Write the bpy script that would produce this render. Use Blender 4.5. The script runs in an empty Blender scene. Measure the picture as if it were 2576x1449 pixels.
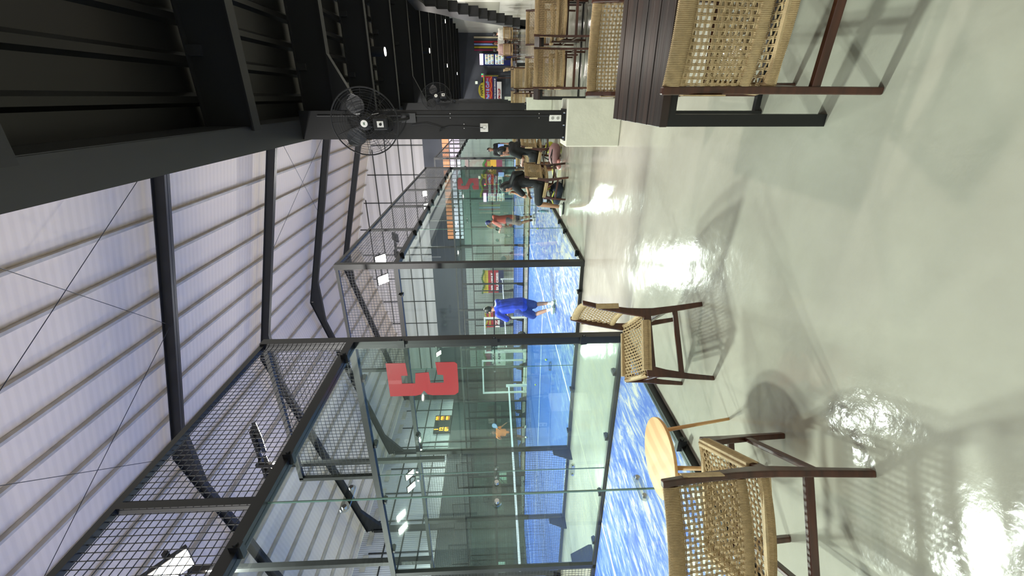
import bpy, bmesh, math, random
from mathutils import Vector, Matrix
random.seed(7)
C = bpy.context.scene
COL = C.collection
PI = math.pi

# ------------------------------------------------------------------ camera, world, exposure
YAW, PITCH, ROLL, EYE, FPX = 0.4267614, 0.0413569, -0.0172137, 1.466657, 1061.887
Fw = Vector((-math.sin(YAW)*math.cos(PITCH), math.cos(YAW)*math.cos(PITCH), -math.sin(PITCH)))
R0 = Vector((math.cos(YAW), math.sin(YAW), 0)); U0 = R0.cross(Fw)
Rt = math.cos(ROLL)*R0 + math.sin(ROLL)*U0
Up = -math.sin(ROLL)*R0 + math.cos(ROLL)*U0
cd = bpy.data.cameras.new('camera'); cam = bpy.data.objects.new('camera', cd); COL.objects.link(cam)
# the phone was held upright and the picture is stored on its side: camera x axis points down in the hall
M = Matrix((( -Up.x, Rt.x, -Fw.x, 0), (-Up.y, Rt.y, -Fw.y, 0), (-Up.z, Rt.z, -Fw.z, EYE), (0, 0, 0, 1)))
cam.matrix_world = M
cd.sensor_fit = 'HORIZONTAL'; cd.sensor_width = 36; cd.lens = FPX/2576*36; cd.clip_start = .05; cd.clip_end = 200
C.camera = cam
w = bpy.data.worlds.new('world'); C.world = w; w.use_nodes = True
w.node_tree.nodes['Background'].inputs[0].default_value = (1, .97, .90, 1)
w.node_tree.nodes['Background'].inputs[1].default_value = 0.62
C.view_settings.view_transform = 'Standard'; C.view_settings.look = 'None'
C.view_settings.exposure = 0.0; C.view_settings.gamma = 1; C.view_settings.use_curve_mapping = False
C.cycles.max_bounces = 8; C.cycles.transparent_max_bounces = 24; C.cycles.diffuse_bounces = 4; C.cycles.glossy_bounces = 4
C.cycles.caustics_reflective = False; C.cycles.caustics_refractive = False
C.cycles.sample_clamp_indirect = 4
try: C.cycles.use_denoising = True
except Exception: pass
LAMP_W = 1150.0

# ------------------------------------------------------------------ materials
def lin(c):
    return tuple((x/12.92 if x <= .04045 else ((x+.055)/1.055)**2.4) for x in c)
MATS = {}
def mat(name, rgb, rough=.5, metal=0, emit=None, es=1, noise=0, nscale=8, bump=0, bscale=40, stretch=None, spec=.5, rgb2=None, coat=0):
    if name in MATS: return MATS[name]
    m = bpy.data.materials.new(name); m.use_nodes = True; nt = m.node_tree; N = nt.nodes; L = nt.links
    b = N['Principled BSDF']; c = lin(rgb)
    b.inputs['Base Color'].default_value = (*c, 1); b.inputs['Roughness'].default_value = rough
    b.inputs['Metallic'].default_value = metal; b.inputs['Specular IOR Level'].default_value = spec
    if coat: b.inputs['Coat Weight'].default_value = coat; b.inputs['Coat Roughness'].default_value = .05
    if emit:
        b.inputs['Emission Color'].default_value = (*lin(emit), 1); b.inputs['Emission Strength'].default_value = es
    tc = N.new('ShaderNodeTexCoord'); mp = N.new('ShaderNodeMapping'); L.new(tc.outputs['Object'], mp.inputs[0])
    if stretch: mp.inputs['Scale'].default_value = stretch
    if noise or rgb2:
        n = N.new('ShaderNodeTexNoise'); n.inputs['Scale'].default_value = nscale; n.inputs['Detail'].default_value = 5
        L.new(mp.outputs[0], n.inputs['Vector'])
        r = N.new('ShaderNodeValToRGB'); L.new(n.outputs['Fac'], r.inputs[0]); L.new(r.outputs[0], b.inputs['Base Color'])
        if rgb2:
            r.color_ramp.elements[0].position = .38; r.color_ramp.elements[1].position = .62
            r.color_ramp.elements[0].color = (*c, 1); r.color_ramp.elements[1].color = (*lin(rgb2), 1)
        else:
            r.color_ramp.elements[0].position = .3; r.color_ramp.elements[1].position = .7
            r.color_ramp.elements[0].color = (*[x*(1-noise) for x in c], 1); r.color_ramp.elements[1].color = (*[min(1, x*(1+noise)) for x in c], 1)
    if bump:
        n2 = N.new('ShaderNodeTexNoise'); n2.inputs['Scale'].default_value = bscale; n2.inputs['Detail'].default_value = 3
        L.new(mp.outputs[0], n2.inputs['Vector'])
        bp = N.new('ShaderNodeBump'); bp.inputs['Strength'].default_value = bump; bp.inputs['Distance'].default_value = .01
        L.new(n2.outputs['Fac'], bp.inputs['Height']); L.new(bp.outputs[0], b.inputs['Normal'])
    MATS[name] = m
    return m
def floor_mat():
    m = mat('polished_concrete', (.70, .71, .665), rough=.2)
    nt = m.node_tree; N = nt.nodes; L = nt.links; b = N['Principled BSDF']
    tc = N['Texture Coordinate']
    n = N.new('ShaderNodeTexNoise'); n.inputs['Scale'].default_value = .9; n.inputs['Detail'].default_value = 6; n.inputs['Roughness'].default_value = .6
    L.new(tc.outputs['Object'], n.inputs['Vector'])
    r = N.new('ShaderNodeValToRGB'); r.color_ramp.elements[0].position = .3; r.color_ramp.elements[1].position = .75
    r.color_ramp.elements[0].color = (*lin((.615, .605, .555)), 1); r.color_ramp.elements[1].color = (*lin((.70, .69, .64)), 1)
    L.new(n.outputs['Fac'], r.inputs[0]); L.new(r.outputs[0], b.inputs['Base Color'])
    n2 = N.new('ShaderNodeTexNoise'); n2.inputs['Scale'].default_value = 16; n2.inputs['Detail'].default_value = 4
    n3 = N.new('ShaderNodeTexNoise'); n3.inputs['Scale'].default_value = 2.2; n3.inputs['Detail'].default_value = 2
    L.new(tc.outputs['Object'], n2.inputs['Vector']); L.new(tc.outputs['Object'], n3.inputs['Vector'])
    b1 = N.new('ShaderNodeBump'); b1.inputs['Strength'].default_value = .14; b1.inputs['Distance'].default_value = .012; L.new(n2.outputs['Fac'], b1.inputs['Height'])
    b2 = N.new('ShaderNodeBump'); b2.inputs['Strength'].default_value = .25; b2.inputs['Distance'].default_value = .04; L.new(n3.outputs['Fac'], b2.inputs['Height'])
    L.new(b1.outputs[0], b2.inputs['Normal']); L.new(b2.outputs[0], b.inputs['Normal'])
    r2 = N.new('ShaderNodeMapRange'); r2.inputs['To Min'].default_value = .05; r2.inputs['To Max'].default_value = .16
    L.new(n.outputs['Fac'], r2.inputs['Value']); L.new(r2.outputs[0], b.inputs['Roughness'])
    return m
def turf_mat():
    m = mat('blue_turf', (.2, .4, .85), rough=.7, spec=.3)
    nt = m.node_tree; N = nt.nodes; L = nt.links; b = N['Principled BSDF']
    tc = N['Texture Coordinate']; mp = N.new('ShaderNodeMapping'); mp.inputs['Scale'].default_value = (1.5, .38, 1)
    L.new(tc.outputs['Object'], mp.inputs[0])
    n = N.new('ShaderNodeTexNoise'); n.inputs['Scale'].default_value = 7; n.inputs['Detail'].default_value = 9; n.inputs['Roughness'].default_value = .72
    n.inputs['Distortion'].default_value = .6
    L.new(mp.outputs[0], n.inputs['Vector'])
    # sand gathers in drifts near the back glass and by the walls: a broad noise carries it
    n4 = N.new('ShaderNodeTexNoise'); n4.inputs['Scale'].default_value = .45; n4.inputs['Detail'].default_value = 2; L.new(tc.outputs['Object'], n4.inputs['Vector'])
    sx = N.new('ShaderNodeSeparateXYZ'); L.new(tc.outputs['Object'], sx.inputs[0])
    rx = N.new('ShaderNodeMapRange'); rx.inputs['From Min'].default_value = -9; rx.inputs['From Max'].default_value = -2.5
    rx.inputs['To Min'].default_value = -.14; rx.inputs['To Max'].default_value = .07; L.new(sx.outputs[0], rx.inputs['Value'])
    a = N.new('ShaderNodeMath'); a.operation = 'ADD'; L.new(n.outputs['Fac'], a.inputs[0]); L.new(rx.outputs[0], a.inputs[1])
    a2 = N.new('ShaderNodeMath'); a2.operation = 'MULTIPLY_ADD'; a2.inputs[1].default_value = .25; L.new(n4.outputs['Fac'], a2.inputs[0]); L.new(a.outputs[0], a2.inputs[2])
    r = N.new('ShaderNodeValToRGB'); e = r.color_ramp.elements
    e[0].position = .57; e[0].color = (*lin((.18, .32, .63)), 1); e[1].position = .76; e[1].color = (*lin((.67, .66, .62)), 1)
    e2 = r.color_ramp.elements.new(.66); e2.color = (*lin((.36, .45, .65)), 1)
    L.new(a2.outputs[0], r.inputs[0]); L.new(r.outputs[0], b.inputs['Base Color'])
    return m
def glass_mat(name, tint=(.87, .94, .91), refl=1.7):
    m = bpy.data.materials.new(name); m.use_nodes = True; nt = m.node_tree; N = nt.nodes; L = nt.links; N.clear()
    o = N.new('ShaderNodeOutputMaterial'); t = N.new('ShaderNodeBsdfTransparent'); t.inputs[0].default_value = (*tint, 1)
    g = N.new('ShaderNodeBsdfGlossy'); g.inputs['Roughness'].default_value = .02; g.inputs[0].default_value = (.9, 1, .96, 1)
    f = N.new('ShaderNodeFresnel'); f.inputs[0].default_value = 1.5
    k = N.new('ShaderNodeMath'); k.operation = 'MULTIPLY'; k.inputs[1].default_value = refl; L.new(f.outputs[0], k.inputs[0])
    ge = N.new('ShaderNodeNewGeometry'); iv = N.new('ShaderNodeMath'); iv.operation = 'SUBTRACT'; iv.inputs[0].default_value = 1; L.new(ge.outputs['Backfacing'], iv.inputs[1])
    k2 = N.new('ShaderNodeMath'); k2.operation = 'MULTIPLY'; L.new(k.outputs[0], k2.inputs[0]); L.new(iv.outputs[0], k2.inputs[1])
    mx = N.new('ShaderNodeMixShader'); L.new(k2.outputs[0], mx.inputs[0]); L.new(t.outputs[0], mx.inputs[1]); L.new(g.outputs[0], mx.inputs[2])
    L.new(mx.outputs[0], o.inputs[0])
    return m
def stripe_mat(name, c1, c2, scale, axis=0, rough=.4, dist=0, bump=0, width=.5):
    m = mat(name, c1, rough=rough); nt = m.node_tree; N = nt.nodes; L = nt.links; b = N['Principled BSDF']
    tc = N['Texture Coordinate']; wv = N.new('ShaderNodeTexWave'); wv.bands_direction = 'XYZ'[axis]; wv.inputs['Scale'].default_value = scale
    wv.inputs['Distortion'].default_value = dist; wv.inputs['Detail'].default_value = 2
    L.new(tc.outputs['Object'], wv.inputs[0]); r = N.new('ShaderNodeValToRGB')
    r.color_ramp.elements[0].position = max(0, width-.25); r.color_ramp.elements[1].position = min(1, width+.25)
    r.color_ramp.elements[0].color = (*lin(c2), 1); r.color_ramp.elements[1].color = (*lin(c1), 1)
    L.new(wv.outputs['Fac'], r.inputs[0]); L.new(r.outputs[0], b.inputs['Base Color'])
    if bump:
        bp = N.new('ShaderNodeBump'); bp.inputs['Strength'].default_value = bump; bp.inputs['Distance'].default_value = .02
        L.new(wv.outputs['Fac'], bp.inputs['Height']); L.new(bp.outputs[0], b.inputs['Normal'])
    return m
FLOOR = floor_mat(); TURF = turf_mat(); GLASS = glass_mat('court_glass')
BLACK = mat('black_powder_coat', (.072, .074, .08), rough=.38, noise=.15, nscale=3)
WIRE = mat('black_wire', (.12, .125, .135), rough=.4)
RAFTER = mat('black_steel', (.11, .115, .125), rough=.45, noise=.1, nscale=2)
ROOFW = stripe_mat('white_roof_sheet', (.945, .88, .79), (.925, .86, .77), 1.6, axis=1, rough=.6, bump=.14)
PURLIN = mat('galvanised_purlin', (.72, .69, .64), rough=.5, noise=.15, nscale=3)
ROOFB = mat('black_roof_sheet', (.04, .04, .043), rough=.35, noise=.25, nscale=1.5, stretch=(3, .4, 1))
WALLW = mat('painted_wall', (.80, .80, .76), rough=.6, noise=.03, nscale=2)
WALLG = mat('grey_green_wall', (.66, .70, .68), rough=.6, noise=.05, nscale=1)
SLATE = mat('slate_wall', (.27, .285, .32), rough=.55, noise=.08, nscale=1)
DARKW = mat('charcoal_wall', (.20, .22, .23), rough=.6, noise=.12, nscale=.8)
CLAD = stripe_mat('white_cladding', (.80, .79, .80), (.68, .67, .68), 2.6, axis=1, rough=.5, bump=.4)
CLADX = stripe_mat('white_end_panel', (.82, .80, .79), (.77, .75, .74), .5, axis=2, rough=.5)
CONC = mat('cement_plinth', (.77, .77, .71), rough=.75, noise=.07, nscale=6, bump=.15, bscale=30)
WOODD = mat('walnut_frame', (.27, .14, .09), rough=.3, noise=.35, nscale=6, stretch=(1, 1, 6), coat=.3)
TABLEW = mat('dark_slatted_wood', (.10, .075, .075), rough=.38, rgb2=(.21, .145, .125), nscale=3, stretch=(.35, 7, 1), bump=.25, bscale=6)
ROPE = mat('paper_cord', (.70, .605, .455), rough=.7, noise=.14, nscale=40, bump=.3, bscale=220)
OAK = stripe_mat('light_oak', (.86, .69, .48), (.80, .61, .40), 2.5, axis=0, rough=.4, dist=2.5)
CHROME = mat('bright_steel', (.8, .8, .8), rough=.2, metal=1)
WHITEP = mat('white_plastic', (.88, .88, .86), rough=.4)
WHITES = mat('white_steel', (.84, .86, .85), rough=.4)
LINE = mat('white_line', (.90, .91, .92), rough=.7)
RED = mat('red_sticker', (.74, .07, .12), rough=.35)
LAMPF = mat('lamp_face', (1, 1, 1), emit=(1, .95, .86), es=60)
DISC = mat('downlight_disc', (1, 1, 1), emit=(1, .98, .94), es=6)
SKIN = mat('skin', (.72, .53, .42), rough=.5, noise=.06, nscale=10)
SKIND = mat('skin_tanned', (.56, .39, .30), rough=.5, noise=.06, nscale=10)
HAIR = mat('black_hair', (.06, .055, .055), rough=.5, noise=.3, nscale=40)
BLKC = mat('black_cloth', (.10, .105, .115), rough=.8, noise=.1, nscale=12)
BLUEC = mat('blue_cloth', (.12, .22, .72), rough=.55, noise=.25, nscale=9, bump=.5, bscale=14)
NAVYC = mat('navy_shorts', (.12, .18, .46), rough=.6, noise=.15, nscale=9, bump=.4, bscale=14)
CORALC = mat('coral_cloth', (.86, .42, .35), rough=.7, noise=.15, nscale=9)
ORANGEC = mat('orange_cloth', (.92, .50, .20), rough=.7, noise=.1, nscale=9)
WHITEC = mat('white_cloth', (.86, .85, .82), rough=.8, noise=.06, nscale=9)
CREAMC = mat('cream_cloth', (.80, .76, .64), rough=.8, noise=.06, nscale=9)
GREYC = mat('grey_cloth', (.45, .42, .42), rough=.8, noise=.1, nscale=9)
def flat(name, rgb, **k): return mat(name, rgb, **k)

# ------------------------------------------------------------------ mesh helpers
class MB:
    def __init__(s): s.v = []; s.f = []
    def add(s, vs, fs):
        n = len(s.v); s.v += [tuple(v) for v in vs]; s.f += [tuple(n+i for i in f) for f in fs]; return s
    def box(s, x0, x1, y0, y1, z0, z1):
        vs = [(x, y, z) for x in (x0, x1) for y in (y0, y1) for z in (z0, z1)]
        return s.add(vs, [(0, 1, 3, 2), (4, 6, 7, 5), (0, 4, 5, 1), (2, 3, 7, 6), (0, 2, 6, 4), (1, 5, 7, 3)])
    def bar(s, a, b, wd, hg, up=(0, 0, 1), w2=None, h2=None):
        a = Vector(a); b = Vector(b); d = (b-a).normalized(); up = Vector(up)
        if abs(d.dot(up)) > .98: up = Vector((0, 1, 0)) if abs(d.y) < .9 else Vector((1, 0, 0))
        sx = d.cross(up).normalized(); sz = sx.cross(d)
        w2 = wd if w2 is None else w2; h2 = hg if h2 is None else h2
        vs = []
        for p, ww, hh in ((a, wd, hg), (b, w2, h2)):
            for i, j in ((-1, -1), (1, -1), (1, 1), (-1, 1)): vs.append(p + sx*i*ww/2 + sz*j*hh/2)
        return s.add(vs, [(3, 2, 1, 0), (4, 5, 6, 7), (0, 1, 5, 4), (1, 2, 6, 5), (2, 3, 7, 6), (3, 0, 4, 7)])
    def tube(s, pts, r, n=8, closed=False, cap=True, radii=None):
        pts = [Vector(p) for p in pts]; m = len(pts); rings = []; prev = None
        for i, p in enumerate(pts):
            if closed: d = pts[(i+1) % m]-pts[i-1]
            else: d = pts[min(i+1, m-1)]-pts[max(i-1, 0)]
            if d.length < 1e-9: d = Vector((0, 0, 1))
            d.normalize()
            if prev is None:
                u = d.cross(Vector((0, 0, 1)))
                if u.length < .05: u = d.cross(Vector((1, 0, 0)))
            else:
                u = prev - d*prev.dot(d)
            u.normalize(); prev = u; vv = d.cross(u); rr = radii[i] if radii else r
            rings.append([p + (u*math.cos(2*PI*k/n) + vv*math.sin(2*PI*k/n))*rr for k in range(n)])
        vs = [v for rg in rings for v in rg]; fs = []
        last = m if closed else m-1
        for i in range(last):
            j = (i+1) % m
            for k in range(n): fs.append((i*n+k, i*n+(k+1) % n, j*n+(k+1) % n, j*n+k))
        if cap and not closed: fs.append(tuple(range(n-1, -1, -1))); fs.append(tuple((m-1)*n+k for k in range(n)))
        return s.add(vs, fs)
    def disc(s, c, r, n=24, axis=2, th=.01, r2=None):
        c = Vector(c); ax = [Vector((1, 0, 0)), Vector((0, 1, 0)), Vector((0, 0, 1))][axis]
        return s.tube([c-ax*th/2, c+ax*th/2], r, n=n, radii=[r, r if r2 is None else r2])
    def ell(s, c, rx, ry, rz, nu=16, nv=10, rot=None):
        c = Vector(c); vs = []; fs = []
        for j in range(nv+1):
            t = PI*j/nv
            for i in range(nu):
                a = 2*PI*i/nu; p = Vector((rx*math.sin(t)*math.cos(a), ry*math.sin(t)*math.sin(a), rz*math.cos(t)))
                if rot: p = rot @ p
                vs.append(c+p)
        for j in range(nv):
            for i in range(nu): fs.append((j*nu+i, (j+1)*nu+i, (j+1)*nu+(i+1) % nu, j*nu+(i+1) % nu))
        return s.add(vs, fs)
    def cap(s, a, b, ra, rb, n=10):
        # capsule with tapered ends (one closed piece)
        a = Vector(a); b = Vector(b); d = (b-a)
        if d.length < 1e-6: return s.ell(a, ra, ra, ra)
        d.normalize(); pts = []; rad = []
        for k in (0, 30, 60): pts.append(a - d*ra*math.cos(math.radians(k))); rad.append(max(ra*math.sin(math.radians(k)), .0005))
        pts.append(a); rad.append(ra); pts.append(b); rad.append(rb)
        for k in (60, 30, 0): pts.append(b + d*rb*math.cos(math.radians(k))); rad.append(max(rb*math.sin(math.radians(k)), .0005))
        return s.tube(pts, 1, n=n, radii=rad)
    def prism(s, poly, fn, t0, t1):
        # poly in 2D, fn(u, v, t) -> 3D ; concave polygons allowed
        n = len(poly); vs = [fn(u, v, t0) for u, v in poly] + [fn(u, v, t1) for u, v in poly]
        from mathutils.geometry import tessellate_polygon
        tri = tessellate_polygon([[Vector((u, v, 0)) for u, v in poly]])
        fs = [tuple(t) for t in tri] + [tuple(n+i for i in reversed(t)) for t in tri] + [(i, (i+1) % n, n+(i+1) % n, n+i) for i in range(n)]
        return s.add(vs, fs)
    def mesh(s, name, m, smooth=False):
        me = bpy.data.meshes.new(name); me.from_pydata(s.v, [], s.f); me.validate(); me.update()
        bm = bmesh.new(); bm.from_mesh(me); bmesh.ops.recalc_face_normals(bm, faces=bm.faces); bm.to_mesh(me); bm.free()
        if m: me.materials.append(m)
        if smooth: me.polygons.foreach_set('use_smooth', [True]*len(me.polygons))
        return me
    def obj(s, name, m, parent=None, smooth=False, label=None, bevel=0):
        o = bpy.data.objects.new(name, s.mesh(name, m, smooth)); COL.objects.link(o)
        if parent: o.parent = parent
        if label: o['label'] = label
        if bevel:
            b = o.modifiers.new('bevel', 'BEVEL'); b.width = bevel; b.segments = 2; b.limit_method = 'ANGLE'
        return o
def tag(o, label, cat, group=None, kind=None):
    o['label'] = label; o['category'] = cat
    if group: o['group'] = group
    if kind: o['kind'] = kind
    return o
def thing(name, label, cat, loc=(0, 0, 0), rz=0, group=None):
    o = bpy.data.objects.new(name, None); COL.objects.link(o); o.location = loc; o.rotation_euler = (0, 0, rz)
    o.empty_display_size = .1
    return tag(o, label, cat, group)
def struct(name, mb, m, label=None, smooth=False):
    o = mb.obj(name, m, None, smooth); o['kind'] = 'structure'
    if label: o['label'] = label
    return o
def dup(root, loc, rz, label=None, group=None):
    r = root.copy(); COL.objects.link(r); r.location = loc; r.rotation_euler = (0, 0, rz)
    if label: r['label'] = label
    if group: r['group'] = group
    for ch in list(root.children):
        c = ch.copy(); COL.objects.link(c); c.parent = r
        for g in ch.children:
            d = g.copy(); COL.objects.link(d); d.parent = c
    return r
def shared(name, me, parent, loc=(0, 0, 0), rz=0):
    o = bpy.data.objects.new(name, me); COL.objects.link(o); o.parent = parent; o.location = loc; o.rotation_euler = (0, 0, rz)
    return o
def text(name, body, size, m, parent, loc, rot, depth=.004, width=None, bold=0):
    cu = bpy.data.curves.new(name, 'FONT'); cu.body = body; cu.size = size; cu.extrude = depth; cu.align_x = 'CENTER'; cu.align_y = 'CENTER'; cu.offset = bold
    t = bpy.data.objects.new(name+'_tmp', cu); COL.objects.link(t)
    dg = bpy.context.evaluated_depsgraph_get(); me = bpy.data.meshes.new_from_object(t.evaluated_get(dg))
    bpy.data.objects.remove(t); me.materials.clear(); me.materials.append(m)
    o = bpy.data.objects.new(name, me); COL.objects.link(o); o.parent = parent; o.location = loc; o.rotation_euler = rot
    if width:
        wd = max(v.co.x for v in me.vertices)-min(v.co.x for v in me.vertices)
        if wd > 0: o.scale = (width/wd, 1, 1)
    return o

# ------------------------------------------------------------------ the hall
X0 = -2.47                      # plane of the courts' near back glass
YC = {3: (-5.96, 4.04), 2: (6.38, 16.38), 1: (19.17, 29.17)}
XE = X0-20
YEND, XL, XR, YB = 34.0, -23.8, 4.0, -4.0
struct('floor', MB().box(XL-.2, XR+.2, YB-.2, YEND+.2, -.1, 0), FLOOR, 'glossy grey green polished concrete floor')
RZ = lambda X: 12.2-.263*abs(X+11.3)     # underside of the rafters
mb = MB()
n = 2
for x0, x1 in ((-.2, -11.3), (-11.3, XL)):
    vs = [(x0, -8, RZ(x0)+.62), (x1, -8, RZ(x1)+.62), (x1, YEND, RZ(x1)+.62), (x0, YEND, RZ(x0)+.62)]
    vs += [(x, y, z+.05) for x, y, z in vs]
    mb.add(vs, [(0, 1, 2, 3), (7, 6, 5, 4), (0, 4, 5, 1), (1, 5, 6, 2), (2, 6, 7, 3), (3, 7, 4, 0)])
ceil = struct('ceiling', mb, ROOFW, 'white corrugated pitched roof above the courts')
def sl(x): return 1 if x > -11.3 else -1
for k in range(23):
    x = -.75-1.12*k
    if x < XL+.2: break
    MB().box(x-.035, x+.035, -8, YEND-.05, RZ(x)+.46, RZ(x)+.60).obj('purlin', PURLIN, ceil)
# black steel rafters
RN = ['nearest the camera', 'second from the camera', 'third from the camera', 'fourth from the camera', 'last, just before the end wall']
for i, y in enumerate((-.7, 5.3, 11.3, 17.3, 23.3, 29.3)):
    mb = MB(); d = .32
    for x0, x1 in ((-.3, -11.3), (-11.3, XL+.15)):
        for dz, hw, hh in ((0, .1, .012), (d, .1, .012)):
            mb.bar((x0, y, RZ(x0)+dz+.012), (x1, y, RZ(x1)+dz+.012), hw*2, hh*2)
        mb.bar((x0, y, RZ(x0)+d/2), (x1, y, RZ(x1)+d/2), .012, d)
    # haunch plates at the ridge
    for sgn in (-1, 1):
        mb.prism([(-11.3, 12.2), (-11.3, 11.85), (-11.3+sgn*1.3, 12.2-.263*1.3)], lambda u, v, t: (u, t, v), y-.1, y+.1)
    mb.prism([(XL+.45, RZ(XL+.4)+.05), (XL+.45, RZ(XL+.4)-.75), (XL+1.9, RZ(XL+1.9))], lambda u, v, t: (u, t, v), y-.1, y+.1)
    rf = mb.obj('rafter', RAFTER)
    tag(rf, 'black steel roof rafter spanning the white roof, '+('just behind the camera' if i == 0 else RN[i-1]), 'rafter', 'black rafters under the white roof')
    ft = MB().bar((XL+.3, y, 0), (XL+.3, y, RZ(XL)-.03), .2, .3).obj('steel_column', RAFTER)
    tag(ft, 'black steel wall column carrying the rafter '+('just behind the camera' if i == 0 else RN[i-1]), 'column', 'black columns along the far side wall')
# thin cross bracing cables under the roof
def roofp(x, y): return (x, y, RZ(x)+.1)
for (a, b, lab) in (((-1.2, 11.2), (-6.1, 5.4), 'thin bracing cable in the nearest roof bay, sloping from the right eave'),
                    ((-1.2, 5.4), (-6.1, 11.2), 'thin bracing cable in the nearest roof bay, crossing the first one'),
                    ((-6.1, 11.2), (-11.2, 5.4), 'thin bracing cable in the nearest roof bay, running back from the middle of the rafter'),
                    ((-6.1, 5.4), (-11.2, 11.2), 'thin bracing cable in the nearest roof bay, rising to the ridge'),
                    ((-1.2, 17.4), (-6.1, 23.2), 'thin bracing cable in a far roof bay behind the second rafter'),
                    ((-1.2, 23.2), (-6.1, 17.4), 'thin bracing cable in a far roof bay, the crossing one')):
    tag(MB().tube([roofp(*a), roofp(*b)], .008, n=6).obj('bracing_cable', RAFTER), lab, 'cable', 'roof bracing cables')
# walls
mb = MB().box(XL-.15, XL, -8, YEND, 5.05, RZ(XL)+.6)
wl = struct('wall_left', mb, CLAD, 'white corrugated cladding of the far side wall')
struct('wall_left_lower', MB().box(XL-.15, XL, -8, YEND, 0, 5.05), DARKW, 'charcoal lower part of the far side wall')
for z in (5.1, 6.1, 7.1, 8.1):
    MB().box(XL+.0, XL+.07, -8, YEND, z-.035, z+.035).obj('girt', RAFTER, wl)
for y in [-6+2.0*k for k in range(20)]:
    MB().box(XL+.0, XL+.05, y-.03, y+.03, 5.1, RZ(XL)).obj('girt', RAFTER, wl)
for k in range(26):
    MB().box(XL+.01, XL+.06, -6+1.5*k, -5.1+1.5*k, RZ(XL)-.05, RZ(XL)+.25).obj('vent_block', PURLIN, wl)
mb = MB().box(XL, -.2, YEND, YEND+.15, 0, 3.9)
struct('wall_end_lower', mb, WALLG, 'grey green lower part of the end wall behind the far court')
struct('wall_end_band', MB().box(XL, -.2, YEND, YEND+.15, 5.3, 6.75).box(XL, -10.95, YEND, YEND+.15, 3.9, 5.3).box(-.9, -.2, YEND, YEND+.15, 3.9, 5.3), SLATE, 'slate grey band across the end wall')
mb = MB()
mb.prism([(XL, 6.75), (-.2, 6.75), (-.2, RZ(-.2)+.6), (-11.3, 12.8), (XL, RZ(XL)+.6)], lambda u, v, t: (u, t, v), YEND, YEND+.15)
we = struct('wall_end_upper', mb, CLADX, 'white panelled gable above the slate band')
for z in (7.6, 8.6, 9.6, 10.6, 11.6):
    h = max(0, (12.6-z)/.263)
    MB().box(max(XL, -11.3-h)+.05, min(-.25, -11.3+h)-.05, YEND-.05, YEND, z-.035, z+.035).obj('girt', RAFTER, we)
for x in (-3.4, -5.6, -7.8, -10, -12.2, -14.4, -16.6, -18.8, -21):
    MB().box(x-.035, x+.035, YEND-.05, YEND, 6.75, RZ(x)+.5).obj('girt', RAFTER, we)
# lit upper windows in the end wall: the room beyond is bright, its brick wall orange
LITW = mat('lit_white_room', (.9, .85, .95), emit=(1, .93, 1), es=1.1)
LITO = mat('lit_brick_room', (.8, .5, .35), emit=(.95, .66, .45), es=.75)
for k in range(5):
    x0 = -10.9+2.0*k
    wi = struct('window_%d' % (k+1), MB().box(x0, x0+1.96, YEND+.05, YEND+.09, 3.95, 4.72), LITW, 'lit white upper window in the end wall')
    MB().box(x0, x0+1.96, YEND+.05, YEND+.09, 4.78, 5.28).obj('upper_pane', LITO, wi, label='orange lit upper pane')
    mf = MB().box(x0, x0+1.96, YEND-.02, YEND+.05, 4.72, 4.78).box(x0, x0+1.96, YEND-.02, YEND+.05, 3.9, 3.95)
    for j in range(6): mf.box(x0+.32*j, x0+.32*j+.035, YEND-.02, YEND+.05, 3.9, 5.3)
    mf.obj('window_frame', RAFTER, wi)
# right side: white wall behind the stairs, low black roof over the seating
wr = struct('wall_right', MB().box(XR, XR+.15, YB, YEND, 0, 3.9), WALLW, 'off white wall behind the black stairs')
for y in (9, 13.5, 18, 22.5, 27):
    MB().box(XR-.12, XR, y-.25, y+.25, 0, 3.85).obj('pilaster', WALLW, wr)
for y in (18.3, 22.8): MB().box(XR-.03, XR, y+.3, y+3.6, 1.0, 2.6).obj('recess_panel', mat('putty_panel', (.60, .60, .54), rough=.6), wr)
struct('wall_end_right', MB().box(-.2, XR+.15, YEND, YEND+.15, 0, 3.9), SLATE, 'slate grey end wall behind the lit signs')
mb = MB()
x = -.244
prof = []
while x < XR+.1:
    prof += [(x, 4.0), (x+.16, 4.0), (x+.19, 3.955), (x+.24, 3.955), (x+.27, 4.0)]
    x += .30
prof += [(XR+.15, 4.1), (-.244, 4.1)]
mb.prism(prof, lambda u, v, t: (u, t, v), YB, YEND)
rb = struct('ceiling_low', mb, ROOFB, 'black ribbed sheet ceiling over the seating area')
mat('edge_beam_paint', (.15, .155, .165), rough=.4, noise=.12, nscale=1.2)
BY = [-.2, 1.95, 4.1, 6.25, 8.4, 10.55, 12.7, 14.85, 17.0, 19.15, 21.3, 23.45, 25.6, 27.75, 29.9, 32.05]
for i, y in enumerate(BY):
    mb = MB().box(-.28, XR, y-.006, y+.006, 3.56, 3.95).box(-.28, XR, y-.06, y+.06, 3.545, 3.56).box(-.28, XR, y-.06, y+.06, 3.94, 3.955)
    if i in (3, 6):
        mb.prism([(-.28, 3.56), (-.28, 3.15), (.52, 3.56)], lambda u, v, t: (u, t, v), y-.055, y+.055)
    bo = mb.obj('ceiling_beam', RAFTER)
    nth = ['overhead', 'next to the camera', 'first one in view', 'second', 'third', 'fourth', 'fifth', 'sixth', 'seventh', 'eighth', 'ninth', 'tenth', 'eleventh', 'twelfth', 'thirteenth', 'last'][i]
    tag(bo, 'black steel beam crossing the low black ceiling, '+nth+' going away', 'beam', 'beams of the low black ceiling')
    for k in range(4):
        MB().box(.3+.9*k, .38+.9*k, y-.05, y+.11, 3.84, 3.94).obj('cleat', MATS['edge_beam_paint'], bo)
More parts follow.
